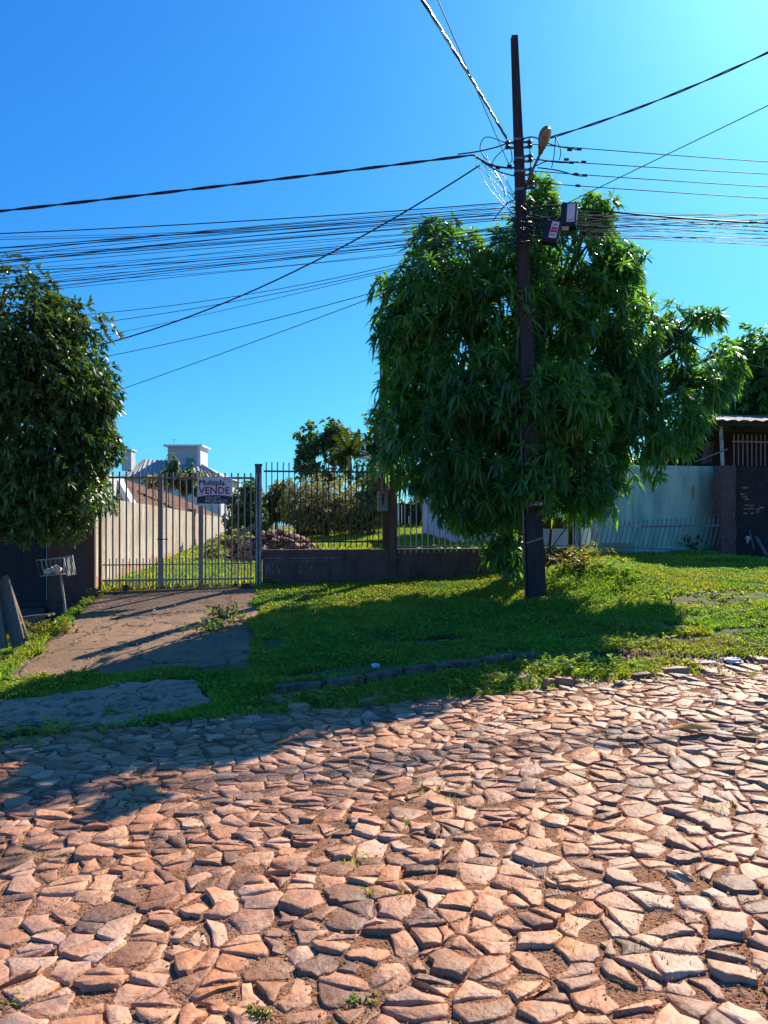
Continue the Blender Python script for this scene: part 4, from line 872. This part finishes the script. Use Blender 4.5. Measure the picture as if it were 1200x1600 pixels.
# ------------------------------------------------------------------ mango tree
mbase = G(803, 906)
mb_lobes = [(780, 560, 11.9, 1.55, 1.3, 1.75), (690, 460, 11.9, .85, 1.0, .95), (655, 590, 11.8, .55, .9, .9), (680, 690, 11.6, .80, 1.0, .85), (742, 772, 11.4, .62, .8, .62),
            (870, 735, 11.1, .92, .6, .72), (940, 520, 12.0, .80, 1.1, 1.1), (860, 410, 12.1, 1.05, .9, .8), (842, 320, 11.9, .35, .4, .42), (925, 330, 11.9, .30, .35, .30), (685, 375, 12, .40, .5, .28),
            (985, 590, 11.7, .45, .6, .8), (1062, 560, 12.2, .22, .4, .42), (1125, 575, 12.3, .30, .4, .50), (1095, 500, 12.2, .34, .35, .16), (1050, 500, 12.2, .12, .2, .25), (990, 685, 11.2, .54, .42, .60), (1060, 655, 11.5, .42, .35, .48), (1100, 610, 12.1, .3, .4, .35),
            (930, 768, 11.0, .40, .38, .34), (868, 618, 10.35, .58, .45, .46), (900, 640, 10.9, .6, .6, .7), (800, 700, 10.8, .70, .62, .85), (830, 750, 10.45, .45, .42, .42), (760, 620, 11.0, .7, .7, .6), (965, 420, 12.1, .38, .5, .45), (790, 860, 11.5, .3, .3, .3), (625, 520, 11.9, .32, .5, .55)]
tree('mango_tree', 'large dense mango tree with drooping leaves behind the utility pole', 'tree', mbase, mb_lobes, 6000, 14, .205, .021, M['mango'], .17, top=W(795, 600, 11.9), droop=.42, inner=.62, lump=.19, gap=.22, bias=(0, -.2, .1), spread=(.75, 1.7))
mt = bpy.data.objects['mango_tree']
mb = MB(); limb(mb, mbase-Vector((0, 0, .05)), mbase+Vector((-.02, 0, .34)), .20, .176, 0, 12, 3); mb.build('whitewashed_base', M['lime'], mt, smooth=True)
# second stem
s2 = thing('young_tree', 'slim brown tree stem rising into the mango crown right of the pole', 'tree', G(893, 872))
mb = MB(); limb(mb, G(893, 872)-Vector((0, 0, .05)), W(897, 700, 12.6), .075, .06, .02, 10, 8); mb.build('trunk', M['bark'], s2, smooth=True)
# left tree
ll = [(15, 535, 10, 1.0, 1.0, .9), (85, 590, 10, .72, .8, .8), (110, 680, 10, .62, .8, .65), (60, 760, 9.9, .85, .9, .62), (-40, 660, 10, 1.5, 1.2, 1.5), (140, 635, 10, .36, .5, .35), (10, 465, 10, .5, .6, .35), (90, 500, 10, .35, .5, .35), (90, 805, 9.8, .42, .5, .32), (-80, 560, 10, 1.1, 1, 1.1), (10, 800, 9.9, .6, .6, .35), (75, 492, 10, .22, .3, .2), (150, 700, 10, .3, .4, .3), (165, 620, 10, .2, .3, .16)]
lb_ = Vector((W(-75, 0, 10)[0], 10.0, float(H(*uv(W(-75, 0, 10)[0], 10)))))
tree('broadleaf_tree', 'dense dark broadleaf tree at the left edge', 'tree', lb_, ll, 10500, 9, .105, .018, M['ficus'], .16, top=W(-60, 600, 10), droop=.35, inner=.6, lump=.20, gap=.2, bias=(0, -.1, .2))

# ------------------------------------------------------------------ utility pole
PD = 10.4
pb = Vector((W(838, 0, PD)[0], PD, 0)); pb.z = float(H(*uv(pb[0], pb[1])))
ptop = W(803.5, 57, PD)
up_ = thing('utility_pole', 'tall dark weathered utility pole in front of the mango tree', 'utility pole', pb)
ax_ = (ptop-pb); Lp = ax_.length; ax_.normalize()
tx = Vector((1, 0, 0)); tx = (tx-ax_*tx.dot(ax_)).normalized(); ty = ax_.cross(tx)
def pp(t, dx=0, dy=0): return pb+ax_*t+tx*dx+ty*dy
vv = []; ff = []; nr = 12
for i_ in range(nr+1):
    t = -.1+(Lp+.1)*i_/nr; w = .135-.085*max(t, 0)/Lp; w *= .9; fl = w*.38; dp = w*.9; web = w*.45
    prof = [(-w, -dp), (w, -dp), (w, -dp+fl), (web, -dp+fl*1.4), (web, dp-fl*1.4), (w, dp-fl), (w, dp), (-w, dp), (-w, dp-fl), (-web, dp-fl*1.4), (-web, -dp+fl*1.4), (-w, -dp+fl)]
    vv += [pp(t, a*.98, b) for a, b in prof]
for i_ in range(nr):
    for j in range(12): ff.append((12*i_+j, 12*i_+(j+1) % 12, 12*i_+12+(j+1) % 12, 12*i_+12+j))
ff.append(tuple(12*nr+j for j in range(12))); mb = MB(); mb.add(vv, ff); mb.build('shaft', M['pole'], up_, bevel=.004)
def tp(py): return (HC-(py-HY)/F*PD-pb.z)/ax_.z     # height along the pole for a picture row
def wd(t): return (.135-.085*t/Lp)*.9
for py_ in (790, 845): t = tp(py_); mb = MB(); mb.box((-1, -1, 0), (1, 1, 1), Matrix.Translation(pp(t)) @ Matrix(((tx[0]*(wd(t)+.006), ty[0]*(wd(t)*.9+.006), ax_[0]*.02, 0), (tx[1]*(wd(t)+.006), ty[1]*(wd(t)*.9+.006), ax_[1]*.02, 0), (tx[2], ty[2]*1, ax_[2]*.02, 0), (0, 0, 0, 1)))); mb.build('band', M['steel'], up_)
def text_pole():
    t = tp(790); p = pp(t, -.055, -.135)
    cu = text('0-124', .07, p, M['lbl'], up_, 'lettering', .004, 1.0); cu.rotation_euler = (0, 0, -A)
text_pole()
def conduit():
    mb = MB(); mb.tube([pp(0, -.14, -.03), pp(1.3, -.135, -.03), pp(2.4, -.12, -.03)], .02, 8); mb.build('conduit', M['steel'], up_, smooth=True)
conduit()
for py_ in (222, 252, 272, 345, 372, 300):
    t = tp(py_); mb = MB(); w = wd(t)+.008
    c = [pp(t, sx*w, sy*(w*.92)) for sx, sy in ((-1, -1), (1, -1), (1, 1), (-1, 1))]; mb.prism(c, ax_*.035); mb.build('strap', M['steel'], up_)
# insulator rack
for py_, dx_ in ((226, 1), (248, 1), (269, 1), (290, 1), (226, -1)):
    t = tp(py_); w = wd(t); mb = MB(); mb.bar(pp(t+.03, dx_*w), pp(t+.03, dx_*(w+.12)), .012, .03); mb.bar(pp(t-.04, dx_*w), pp(t-.04, dx_*(w+.12)), .012, .03); mb.build('bracket', M['steel'], up_)
    mb = MB(); c = pp(t, dx_*(w+.09)); mb.tube([c-ax_*.045, c-ax_*.02, c-ax_*.012, c+ax_*.012, c+ax_*.02, c+ax_*.045], [.035, .038, .022, .022, .038, .035], 12); mb.build('insulator', M['porc'], up_, smooth=True)
mb = MB(); mb.tube([pp(tp(215), wd(6)+.09), pp(tp(300), wd(6)+.09)], .008, 6); mb.build('rack_rod', M['steel'], up_)
# street lamp
j0, j1, j2 = pp(tp(300), .05, -.05), W(844, 240, 9.95), W(855, 197, 9.6)
sl = thing('street_lamp', 'oval street lamp on a thin arm fixed to the utility pole', 'street lamp', j0)
mb = MB(); mb.tube([j0, j0.lerp(j1, .5)+Vector((-.01, 0, .0)), j1, j1.lerp(j2, .15)], .018, 8); mb.build('arm', M['steel'], sl, smooth=True)
dz_ = (j2-j1).normalized(); Q = dz_.to_track_quat('Z', 'X').to_matrix()
Lh = (j2-j1).length
prof = [(0, .028), (.12, .035), (.22, .05), (.35, .055), (.5, .07), (.65, .078), (.8, .074), (.9, .058), (.97, .035), (1.0, .01)]
vv = []; n = 14
for t, r in prof:
    for k in range(n): a_ = 2*math.pi*k/n; vv.append(j1+dz_*Lh*t+Q@Vector((r*math.cos(a_)*.7, r*math.sin(a_), 0)))
ff = [(i_*n+k, i_*n+(k+1) % n, (i_+1)*n+(k+1) % n, (i_+1)*n+k) for i_ in range(len(prof)-1) for k in range(n)]+[tuple(range(n-1, -1, -1)), tuple((len(prof)-1)*n+k for k in range(n))]
mb = MB(); mb.add(vv, ff); mb.build('lamp_head', M['lamp'], sl, smooth=True)
dn = (Q@Vector((1, 0, 0))); dn = dn if dn.dot(Vector((0, -1, -.4))) > 0 else -dn
mb = MB(); mb.ell(j1+dz_*Lh*.66+dn*.05, .04, .06, .15, Q); mb.build('lens', M['lens'], sl, smooth=True)
# splice boxes
def sbox(cx, cy, w, h, D, rot, lb, red):
    c = W(cx, cy, D); root = thing('splice_box', lb, 'cable box', c); Mx = Matrix.Translation(c) @ Matrix.Rotation(R(-18), 4, 'Z') @ Matrix.Rotation(R(rot), 4, 'Y')
    s = D/F; mb = MB(); mb.box((-w*s/2, -.07, -h*s/2), (w*s/2, .07, h*s/2), Mx); mb.build('case', M['black'], root, bevel=.012)
    mb = MB(); mb.box((-w*s/2-.01, -.08, -h*s/2-.02), (w*s/2+.01, .075, -h*s/2-.002), Mx); mb.build('base', M['black'], root, bevel=.006)
    lw_, lh_ = w*s*.5, h*s*.78; mb = MB(); mb.box((-.02, -.0745, -lh_/2+.01), (-.02+lw_, -.0705, lh_/2+.01), Mx); mb.build('paper_label', M['lbl'], root)
    if red:
        for (z0, z1, m_, a, b) in ((.02, .06, 'red', .1, .9), (-.03, .01, 'red', .05, .95), (.09, .10, 'charcoal', .15, .85), (.11, .12, 'charcoal', .2, .8), (-.07, -.06, 'charcoal', .1, .9), (-.09, -.08, 'charcoal', .1, .7)):
            mb = MB(); mb.box((-.02+lw_*a, -.0762, z0*h*s/.37), (-.02+lw_*b, -.0748, z1*h*s/.37), Mx); mb.build('print_line', M[m_], root)
    else:
        mb = MB(); mb.box((-.02+.01, -.0762, -.085), (-.02+lw_-.01, -.0748, -.078), Mx); mb.build('print_line', M['charcoal'], root)
    return root
sbox(889, 337, 24, 36, 10.05, 4, 'upper black cable box with plain grey label in the treetop', False)
sbox(863, 363, 23, 32, 9.95, 14, 'lower tilted black cable box with red printed label', True)
mb = MB(); mb.box((-.045, -.01, -.025), (.045, .01, .025), Matrix.Translation(W(883, 357, 9.95))); mb.build('tag_plate', mat('ochre_plate', (.45, .36, .20), .6), label='small ochre tag hanging between the two cable boxes', cat='tag')

# ------------------------------------------------------------------ cables
cable_no = [0]
def cable(lb, P0, dirv, pix, r, tend=30, bcurv=None, group=None, twist=0, m='cable', name='overhead_cable', t0=0, sec=None):
    dx, dy = dirv; l = math.hypot(dx, dy); dx /= l; dy /= l; P0 = Vector(P0); cons = []
    for (px, py) in pix:
        k = (px-600)/F; t = (k*P0[1]-P0[0])/(dx-k*dy); y = P0[1]+dy*t; cons.append((t, HC-(py-HY)/F*y))
    if len(cons) == 2:
        (ta, za), (tb, zb_) = cons; ya = (za-P0[2])/ta; yb = (zb_-P0[2])/tb; b = (yb-ya)/(tb-ta); a = ya-b*ta
    else:
        (ta, za), = cons; b = bcurv if bcurv is not None else .003; a = (za-P0[2])/ta-b*ta
    n = 40 if not twist else int(tend*14)
    ts = [t0+(tend-t0)*(i_/n)**1.0 for i_ in range(n+1)]
    pts = [Vector((P0[0]+dx*t, P0[1]+dy*t, P0[2]+a*t+b*t*t if abs(t) < 14 else P0[2]+a*t+b*t*t)) for t in ts]
    if twist:
        root = thing(name, lb, 'cable', P0, group)
        nn = Vector((dy, -dx, 0))
        for s in range(twist):
            q = [p+(nn*math.cos(t*6+s*6.283/twist)+Vector((0, 0, 1))*math.sin(t*6+s*6.283/twist))*r*1.05 for p, t in zip(pts, ts)]
            mb = MB(); mb.tube(q, r, 6); mb.build('strand', M[m] if not (m == 'alu' and s == 1) else M['cable'], root, smooth=True)
        return root
    mb = MB(); mb.tube(pts, r, 5); return mb.build(name, M[m], smooth=True, label=lb, cat='cable', group=group)
LU = (-CA, -SA); RU = (CA, SA)
cable('thick twisted black cable sweeping left, uppermost of the left cables', W(740, 242, 10.3), LU, [(400, 284), (0, 330)], .0095, 34, twist=2)
cable('long dark cable dropping left behind the broadleaf tree, crossing the bundle', W(750, 258, 10.3), (-.95, .3), [(400, 452), (120, 548)], .011, 12)
cable('single dark wire running left just above the crowded bundle', pp(tp(315), -.1), LU, [(0, 365)], .007, 34)
cable('thin wire running left from mango top, second lowest of the sloping ones', W(780, 400, 10.6), (-.9, .35), [(400, 505), (140, 562)], .006, 12)
cable('lowest thin wire sloping down to the left tree', W(700, 420, 11), (-.9, .35), [(590, 462), (190, 608)], .006, 12)
cable('faint wire sloping left just below the crowded bundle', W(780, 372, 10.6), (-.95, .2), [(590, 420), (125, 492)], .005, 14)
cable('faint wire sloping left, next under the thin one below the bundle', W(780, 378, 10.6), (-.95, .2), [(590, 425), (125, 508)], .005, 14)
cable('thin pale blue wire crossing behind the long dark cable', W(780, 380, 10.6), (-.9, .35), [(500, 450), (280, 500)], .004, 12)
gl_ = 'telecom cables bundled left of the pole'
ys = np.linspace(374, 464, 25)
for i_, y_ in enumerate(ys):
    s_ = 316+i_*2.6+random.uniform(-5, 5)
    cable('thin black wire in the crowded bundle running left from the pole', pp(tp(s_), -.1, random.uniform(-.08, .08)), (-CA, -SA+random.uniform(-.02, .02)), [(0, y_+random.uniform(-7, 7))], random.choice([.003, .0035, .004, .004, .006]), 34, random.uniform(-.006, .012), gl_, m=random.choice(['cable', 'cable2']))
gr_ = 'telecom cables bundled right of the pole'
for i_ in range(23):
    s_ = 330+random.uniform(-12, 30)+i_*.8; e_ = 332+i_*2.4+random.uniform(-3, 3)
    cable('thin black wire in the crowded bundle running right from the pole', pp(tp(s_), .1, random.uniform(-.08, .08)), (CA, SA+random.uniform(-.02, .02)), [(1200, e_)], random.choice([.003, .0035, .004, .004, .006]), 30, random.uniform(0, .008), gr_, m=random.choice(['cable', 'cable2']))
for (y0, y1, nm) in ((226, 253, 'topmost'), (250, 272, 'second'), (268, 292, 'third'), (286, 310, 'lowest')):
    cable('bare line wire running right, %s of the four spaced wires' % nm, pp(tp(y0), wd(6)+.10), RU, [(1200, y1)], .0065, 32, .002, m='cable2')
cable('twisted black cable rising to the right edge from the lamp', W(850, 218, 10.35), (.85, -.53), [(1040, 152), (1200, 82)], .008, 16, twist=2)
cable('thickest black cable in the right hand bundle, near its top', W(905, 326, 10.3), RU, [(1050, 340), (1200, 349)], .013, 30)
cable('single thin wire rising diagonally to the right edge', W(885, 318, 10.6), (.8, -.6), [(1000, 262), (1200, 165)], .006, 16)
cable('silver and black twisted cable crossing overhead to the top edge', pp(tp(220), -.16, -.05), (-.35, -.94), [(725, 105), (660, 0)], .0085, 20, twist=3, m='alu')
cable('thin dark wire beside the silver twisted cable overhead', pp(tp(268), -.12, -.05), (-.30, -.94), [(740, 130), (684, 0)], .005, 20)
cable('thin wire leaving the mango crown towards the right edge', W(940, 425, 11.4), (.9, .1), [(1040, 510), (1200, 576)], .006, 14)
# jumpers and loops at the pole
def loop_(pts, r, nm='jumper', m='cable'):
    P_ = [W(*p) for p in pts]; out = []
    for i_ in range(len(P_)-1):
        p0 = P_[max(i_-1, 0)]; p1 = P_[i_]; p2 = P_[i_+1]; p3 = P_[min(i_+2, len(P_)-1)]
        for t in np.linspace(0, 1, 6, endpoint=False): out.append(.5*((2*p1)+(p2-p0)*t+(2*p0-5*p1+4*p2-p3)*t*t+(3*p1-p0-3*p2+p3)*t**3))
    out.append(P_[-1]); mb = MB(); mb.tube(out, r, 6); mb.build(nm, M[m], up_, smooth=True)
d = 10.25
loop_([(740, 242, d+.05), (752, 250, d), (768, 258, d), (790, 262, d), (806, 262, d)], .013); loop_([(715, 241, d+.05), (745, 237, d), (775, 230, d), (792, 224, d)], .009)
loop_([(752, 252, d), (780, 268, d), (808, 276, d)], .008); loop_([(765, 258, d), (778, 275, d), (786, 292, d), (789, 308, d)], .007, m='alu')
loop_([(792, 224, d), (760, 214, d), (750, 232, d), (762, 252, d)], .006); loop_([(792, 230, d), (775, 245, d), (765, 262, d)], .006)
loop_([(798, 232, d), (800, 250, d), (794, 256, d)], .006); loop_([(814, 218, d), (830, 214, d), (845, 218, d), (862, 226, d), (880, 230, d), (905, 234, d)], .009)
loop_([(868, 213, d), (866, 240, d), (862, 262, d)], .006); loop_([(868, 213, d), (876, 235, d), (874, 250, d)], .006); loop_([(840, 249, d), (860, 252, d), (880, 254, d), (905, 253, d)], .009)
loop_([(836, 260, d), (855, 252, d), (880, 253, d)], .007); loop_([(840, 262, d), (870, 266, d), (900, 274, d), (915, 275, d)], .008); loop_([(770, 345, d), (790, 320, d), (806, 312, d), (820, 316, d)], .007)
for _ in range(16):
    x0, y0 = random.uniform(798, 806), random.uniform(305, 375); loop_([(x0, y0, d-.05), (x0+8, y0+random.uniform(-4, 8), d-.14), (x0+22, y0+random.uniform(-8, 8), d-.12), (x0+30, y0+random.uniform(-6, 10), d)], random.choice([.006, .009]))
for _ in range(10):
    x0, y0 = 812, random.uniform(315, 370); x1 = random.uniform(838, 905); loop_([(x0, y0, d-.14), ((x0+x1)/2, y0+random.uniform(-14, 12), d-.05), (x1, random.uniform(325, 345), d)], random.choice([.006, .009, .012]))
for _ in range(7):
    x0 = random.uniform(735, 775); loop_([(x0, random.uniform(235, 260), d), (x0+random.uniform(10, 30), random.uniform(265, 300), d), (806, random.uniform(300, 345), d)], .0035)
loop_([(848, 350, d-.1), (838, 365, d-.1), (842, 378, d-.1), (856, 372, d-.15)], .012); loop_([(820, 328, d), (850, 322, d), (880, 322, d), (905, 326, d)], .013)
loop_([(760, 372, d+.1), (800, 368, d-.1), (830, 370, d-.1)], .005); loop_([(790, 374, d), (808, 378, d-.15), (828, 376, d)], .006)
for (px_, py_) in ((890, 234), (905, 233), (893, 254), (912, 253), (885, 249), (900, 272), (914, 274), (903, 290), (768, 258), (778, 262), (796, 259)):
    mb = MB(); c = W(px_, py_, d+.02); mb.tube([c-Vector((.03, 0, 0)), c+Vector((.03, 0, -.002))], .018, 8); mb.build('connector', M['black'], up_, smooth=True)

# slim pole behind railing + meter box
sp_ = thing('service_pole', 'slim ivy covered service pole behind the railing pillar', 'pole', PV(600, 870, 13.1))
b0 = PV(604, 875, 13.1); mb = MB(); mb.bar(b0, PV(600, 515, 13.1), .10, .10); mb.build('shaft', M['bark'], sp_)
mb = MB(); mb.tube([PV(597, 800, 12.98), PV(595, 540, 12.98)], .022, 8); mb.build('conduit', M['steel'], sp_, smooth=True)
Cc = np.array([list(PV(602+random.uniform(-5, 7), y_, 13.0)) for y_ in np.random.default_rng(3).uniform(520, 740, 150)]); Nn = rng.normal(0, 1, (150, 3)); Nn /= np.linalg.norm(Nn, axis=1, keepdims=True)
P, Fq, t = leaves(Cc, Nn, 6, .10, .02, .5); npmesh('ivy', P, Fq, M['mango'], sp_, tint=t)
bx_ = thing('meter_box', 'small grey electric meter box on a rusty board left of the pillar', 'meter box', PV(600, 790, 12.58))
mb = MB(); ubox(mb, upx(591, 12.55), upx(606, 12.55), 12.52, 12.66, zpy(600, 799, 12.55), zpy(600, 768, 12.55)); mb.build('case', M['bar'], bx_, bevel=.006)
zc_ = zpy(599, 773, 12.5); uc_ = upx(598.5, 12.5)
mb = MB(); ubox(mb, uc_-.045, uc_+.045, 12.512, 12.519, zc_-.006, zc_+.006); ubox(mb, uc_-.012, uc_+.012, 12.508, 12.515, zc_-.17, zc_-.007); ubox(mb, uc_-.03, uc_+.03, 12.512, 12.519, zc_-.07, zc_-.06); mb.build('mark', M['black'], bx_)
mb = MB(); ubox(mb, upx(598, 12.6), upx(608, 12.6), 12.56, 12.64, 1.15, zpy(600, 800, 12.55)); mb.build('backing_board', M['rust'] if 0 else M['bask'], bx_)

# ------------------------------------------------------------------ baskets, planks, litter
def basket(root, c, w, dp, h, m, nb, Mx):
    mb = MB()
    for i_ in range(nb):
        t = -1+2*i_/(nb-1)
        for s in (-1, 1): mb.bar(Mx@Vector((t*w*.42, s*dp*.42, 0)), Mx@Vector((t*w*.5, s*dp*.5, h)), .008, .008)
    for i_ in range(4):
        t = -1+2*i_/3
        for s in (-1, 1): mb.bar(Mx@Vector((s*w*.42, t*dp*.42, 0)), Mx@Vector((s*w*.5, t*dp*.5, h)), .008, .008)
    for t in np.linspace(-1, 1, 6): mb.bar(Mx@Vector((t*w*.42, -dp*.42, 0)), Mx@Vector((t*w*.42, dp*.42, 0)), .008, .008)
    mb.build('basket_bars', m, root)
    mb = MB()
    for z_, k in ((0, .42), (h, .5)):
        q = [Mx@Vector((sx*w*k, sy*dp*k, z_)) for sx, sy in ((-1, -1), (1, -1), (1, 1), (-1, 1))]
        for i_ in range(4): mb.bar(q[i_], q[(i_+1) % 4], .018, .012)
    mb.build('basket_rim', m, root)
kb = thing('trash_basket', 'tilted pale wire litter basket on a post before the plum wall', 'litter basket', W(100, 965, 11.4))
DK = 11.4; c = W(88, 898, DK)
Mx = Matrix.Translation(c) @ Matrix.Rotation(R(-20), 4, 'Z') @ Matrix.Rotation(R(-6), 4, 'Y')
basket(kb, c, .42, .30, .24, M['wire'], 6, Mx)
mb = MB(); Mx2 = Matrix.Translation(W(109, 884, DK-.2)) @ Matrix.Rotation(R(-10), 4, 'Y') @ Matrix.Rotation(R(-15), 4, 'Z')
for i_ in range(7): x_ = -.075+i_*.025; mb.box((x_-.004, -.01, -.14), (x_+.004, .01, .14), Mx2)
for z_ in (-.14, .14): mb.box((-.08, -.012, z_-.006), (.08, .012, z_+.006), Mx2)
mb.build('hinged_side', M['wire'], kb)
mb = MB(); mb.bar(W(95, 898, DK), W(103, 963, DK), .03, .03); mb.build('post', M['wire'], kb)
bgz = MB()
for i_ in range(5): bgz.ell(c+Vector((random.uniform(-.12, .12), random.uniform(-.08, .08), .05+random.random()*.05)), .06, .055, .045, None, 8, 6)
o = bgz.build('litter_bag', M['bag'], label='crumpled white bags lying in the pale wire basket', cat='bag'); 
for v in o.data.vertices: v.co += Vector((random.uniform(-1, 1), random.uniform(-1, 1), random.uniform(-1, 1)))*.009
k2 = thing('trash_basket', 'small rusty sheet litter basket on a stick beside the brown stem', 'litter basket', W(862, 885, 11.9))
DK = 11.9; c = W(866, 826, DK)
mb = MB(); mb.box((-.17, -.12, 0), (-.155, .12, .13), Matrix.Translation(c)); mb.box((.155, -.12, 0), (.17, .12, .19), Matrix.Translation(c)); mb.box((-.155, -.12, 0), (.155, -.11, .10), Matrix.Translation(c)); mb.box((-.155, .11, 0), (.155, .12, .17), Matrix.Translation(c)); mb.box((-.155, -.11, 0), (.155, .11, .01), Matrix.Translation(c)); mb.box((.03, -.13, 0), (.16, -.121, .17), Matrix.Translation(c)); mb.build('basket_box', M['bask'], k2)
mb = MB(); mb.bar(W(861, 826, DK), W(856, 888, DK), .03, .03); mb.bar(W(858, 860, DK), W(884, 826, DK), .015, .015); mb.bar(W(884, 826, DK), W(896, 820, DK), .015, .015); mb.build('post', M['bask'], k2)
for (a, b, D1, D2, w, lb, m_) in (((4, 905), (30, 1010), 9.6, 9.5, .17, 'wide grey plank leaning at the left edge, nearer one', 'boardW'), ((8, 900), (42, 1000), 9.75, 9.7, .06, 'narrow tan plank beside the wide grey plank', 'boardO'), ((-22, 870), (2, 1014), 9.5, 9.4, .16, 'second grey plank cut by the left edge', 'boardW')):
    mb = MB(); A_ = W(*a, D1); B_ = W(*b, D2); mb.bar(B_, A_, w, .04, (0, 1, 0)); mb.build('plank', M[m_], label=lb, cat='board', bevel=.004)
mb = MB()
cr = thing('crate', 'low slatted box end on the ground beside the planks', 'crate', W(50, 985, 10.4))
for i_ in range(8):
    q = MB(); a = W(34+i_*5.0, 985-i_*1.6, 10.4); q.bar(a, a+Vector((0, 0, .12)), .024, .02); q.build('slat', M['boardO'], cr)
q = MB(); q.bar(W(30, 971, 10.4), W(72, 961, 10.4), .02, .03); q.build('rail', M['boardW'], cr)
q = MB(); q.box((-.2, 0, 0), (.2, .25, .03), Matrix.Translation(W(52, 966, 10.4)) @ Matrix.Rotation(R(-6), 4, 'Y')); q.build('lid', M['boardW'], cr)
# litter
def crumple(name, lb, cat, c, r, m, n=9, flat=.6):
    mb = MB(); mb.ell(c, r, r*.8, r*flat, None, 9, 7); o = mb.build(name, m)
    for v in o.data.vertices: v.co *= random.uniform(.6, 1.25)
    return tag(o, lb, cat)
crumple('paper_scrap', 'crumpled white paper lying on the shaded grass', 'litter', G(587, 1047)+Vector((0, 0, .04)), .042, M['bag'])
crumple('plastic_scrap', 'pale crumpled plastic at the right road edge', 'litter', G(1145, 1037)+Vector((0, 0, .03)), .09, M['lbl'], flat=.3)
crumple('soil_lump', 'dark brown lump at the gate sill near the post', 'rock', at(upx(385), 12.45, .56), .09, M['bask'])
crumple('stone_block', 'rough grey stones at the left foot of the gate', 'rock', at(upx(150), 12.38, .50), .12, M['kerb'])
q = G(1080, 1150); mb = MB(); L_ = [(-.16, 0, .03), (-.08, -.05, .045), (.05, -.05, .04), (.17, -.01, .03), (.08, .05, .055), (-.05, .055, .05)]
mb.add([q+Vector(p)+Vector((0, 0, .02)) for p in L_]+[q+Vector((0, 0, .085))], [(i_, (i_+1) % 6, 6) for i_ in range(6)]); o = mb.build('dry_leaf', M['orange'], label='big curled orange dry leaf on the paving stones', cat='leaf')
sm = o.modifiers.new('solid', 'SOLIDIFY'); sm.thickness = .004
for (px_, py_, l2, lb) in ((690, 1000, .3, 'short dry stick on the bare patch in shade'), (760, 935, .35, 'thin brown stick lying near the mango trunk'), (1170, 1036, .25, 'dark twig at the right road edge')):
    q = G(px_, py_); mb = MB(); mb.tube([q+Vector((-l2/2, 0, .02)), q+Vector((0, .03, .035)), q+Vector((l2/2, -.02, .02))], .010, 6); mb.build('stick', M['bark'], label=lb, cat='stick')
print('tris', sum(len(o.data.polygons) for o in bpy.data.objects if o.type == 'MESH'), 'objs', len(bpy.data.objects), len(st))
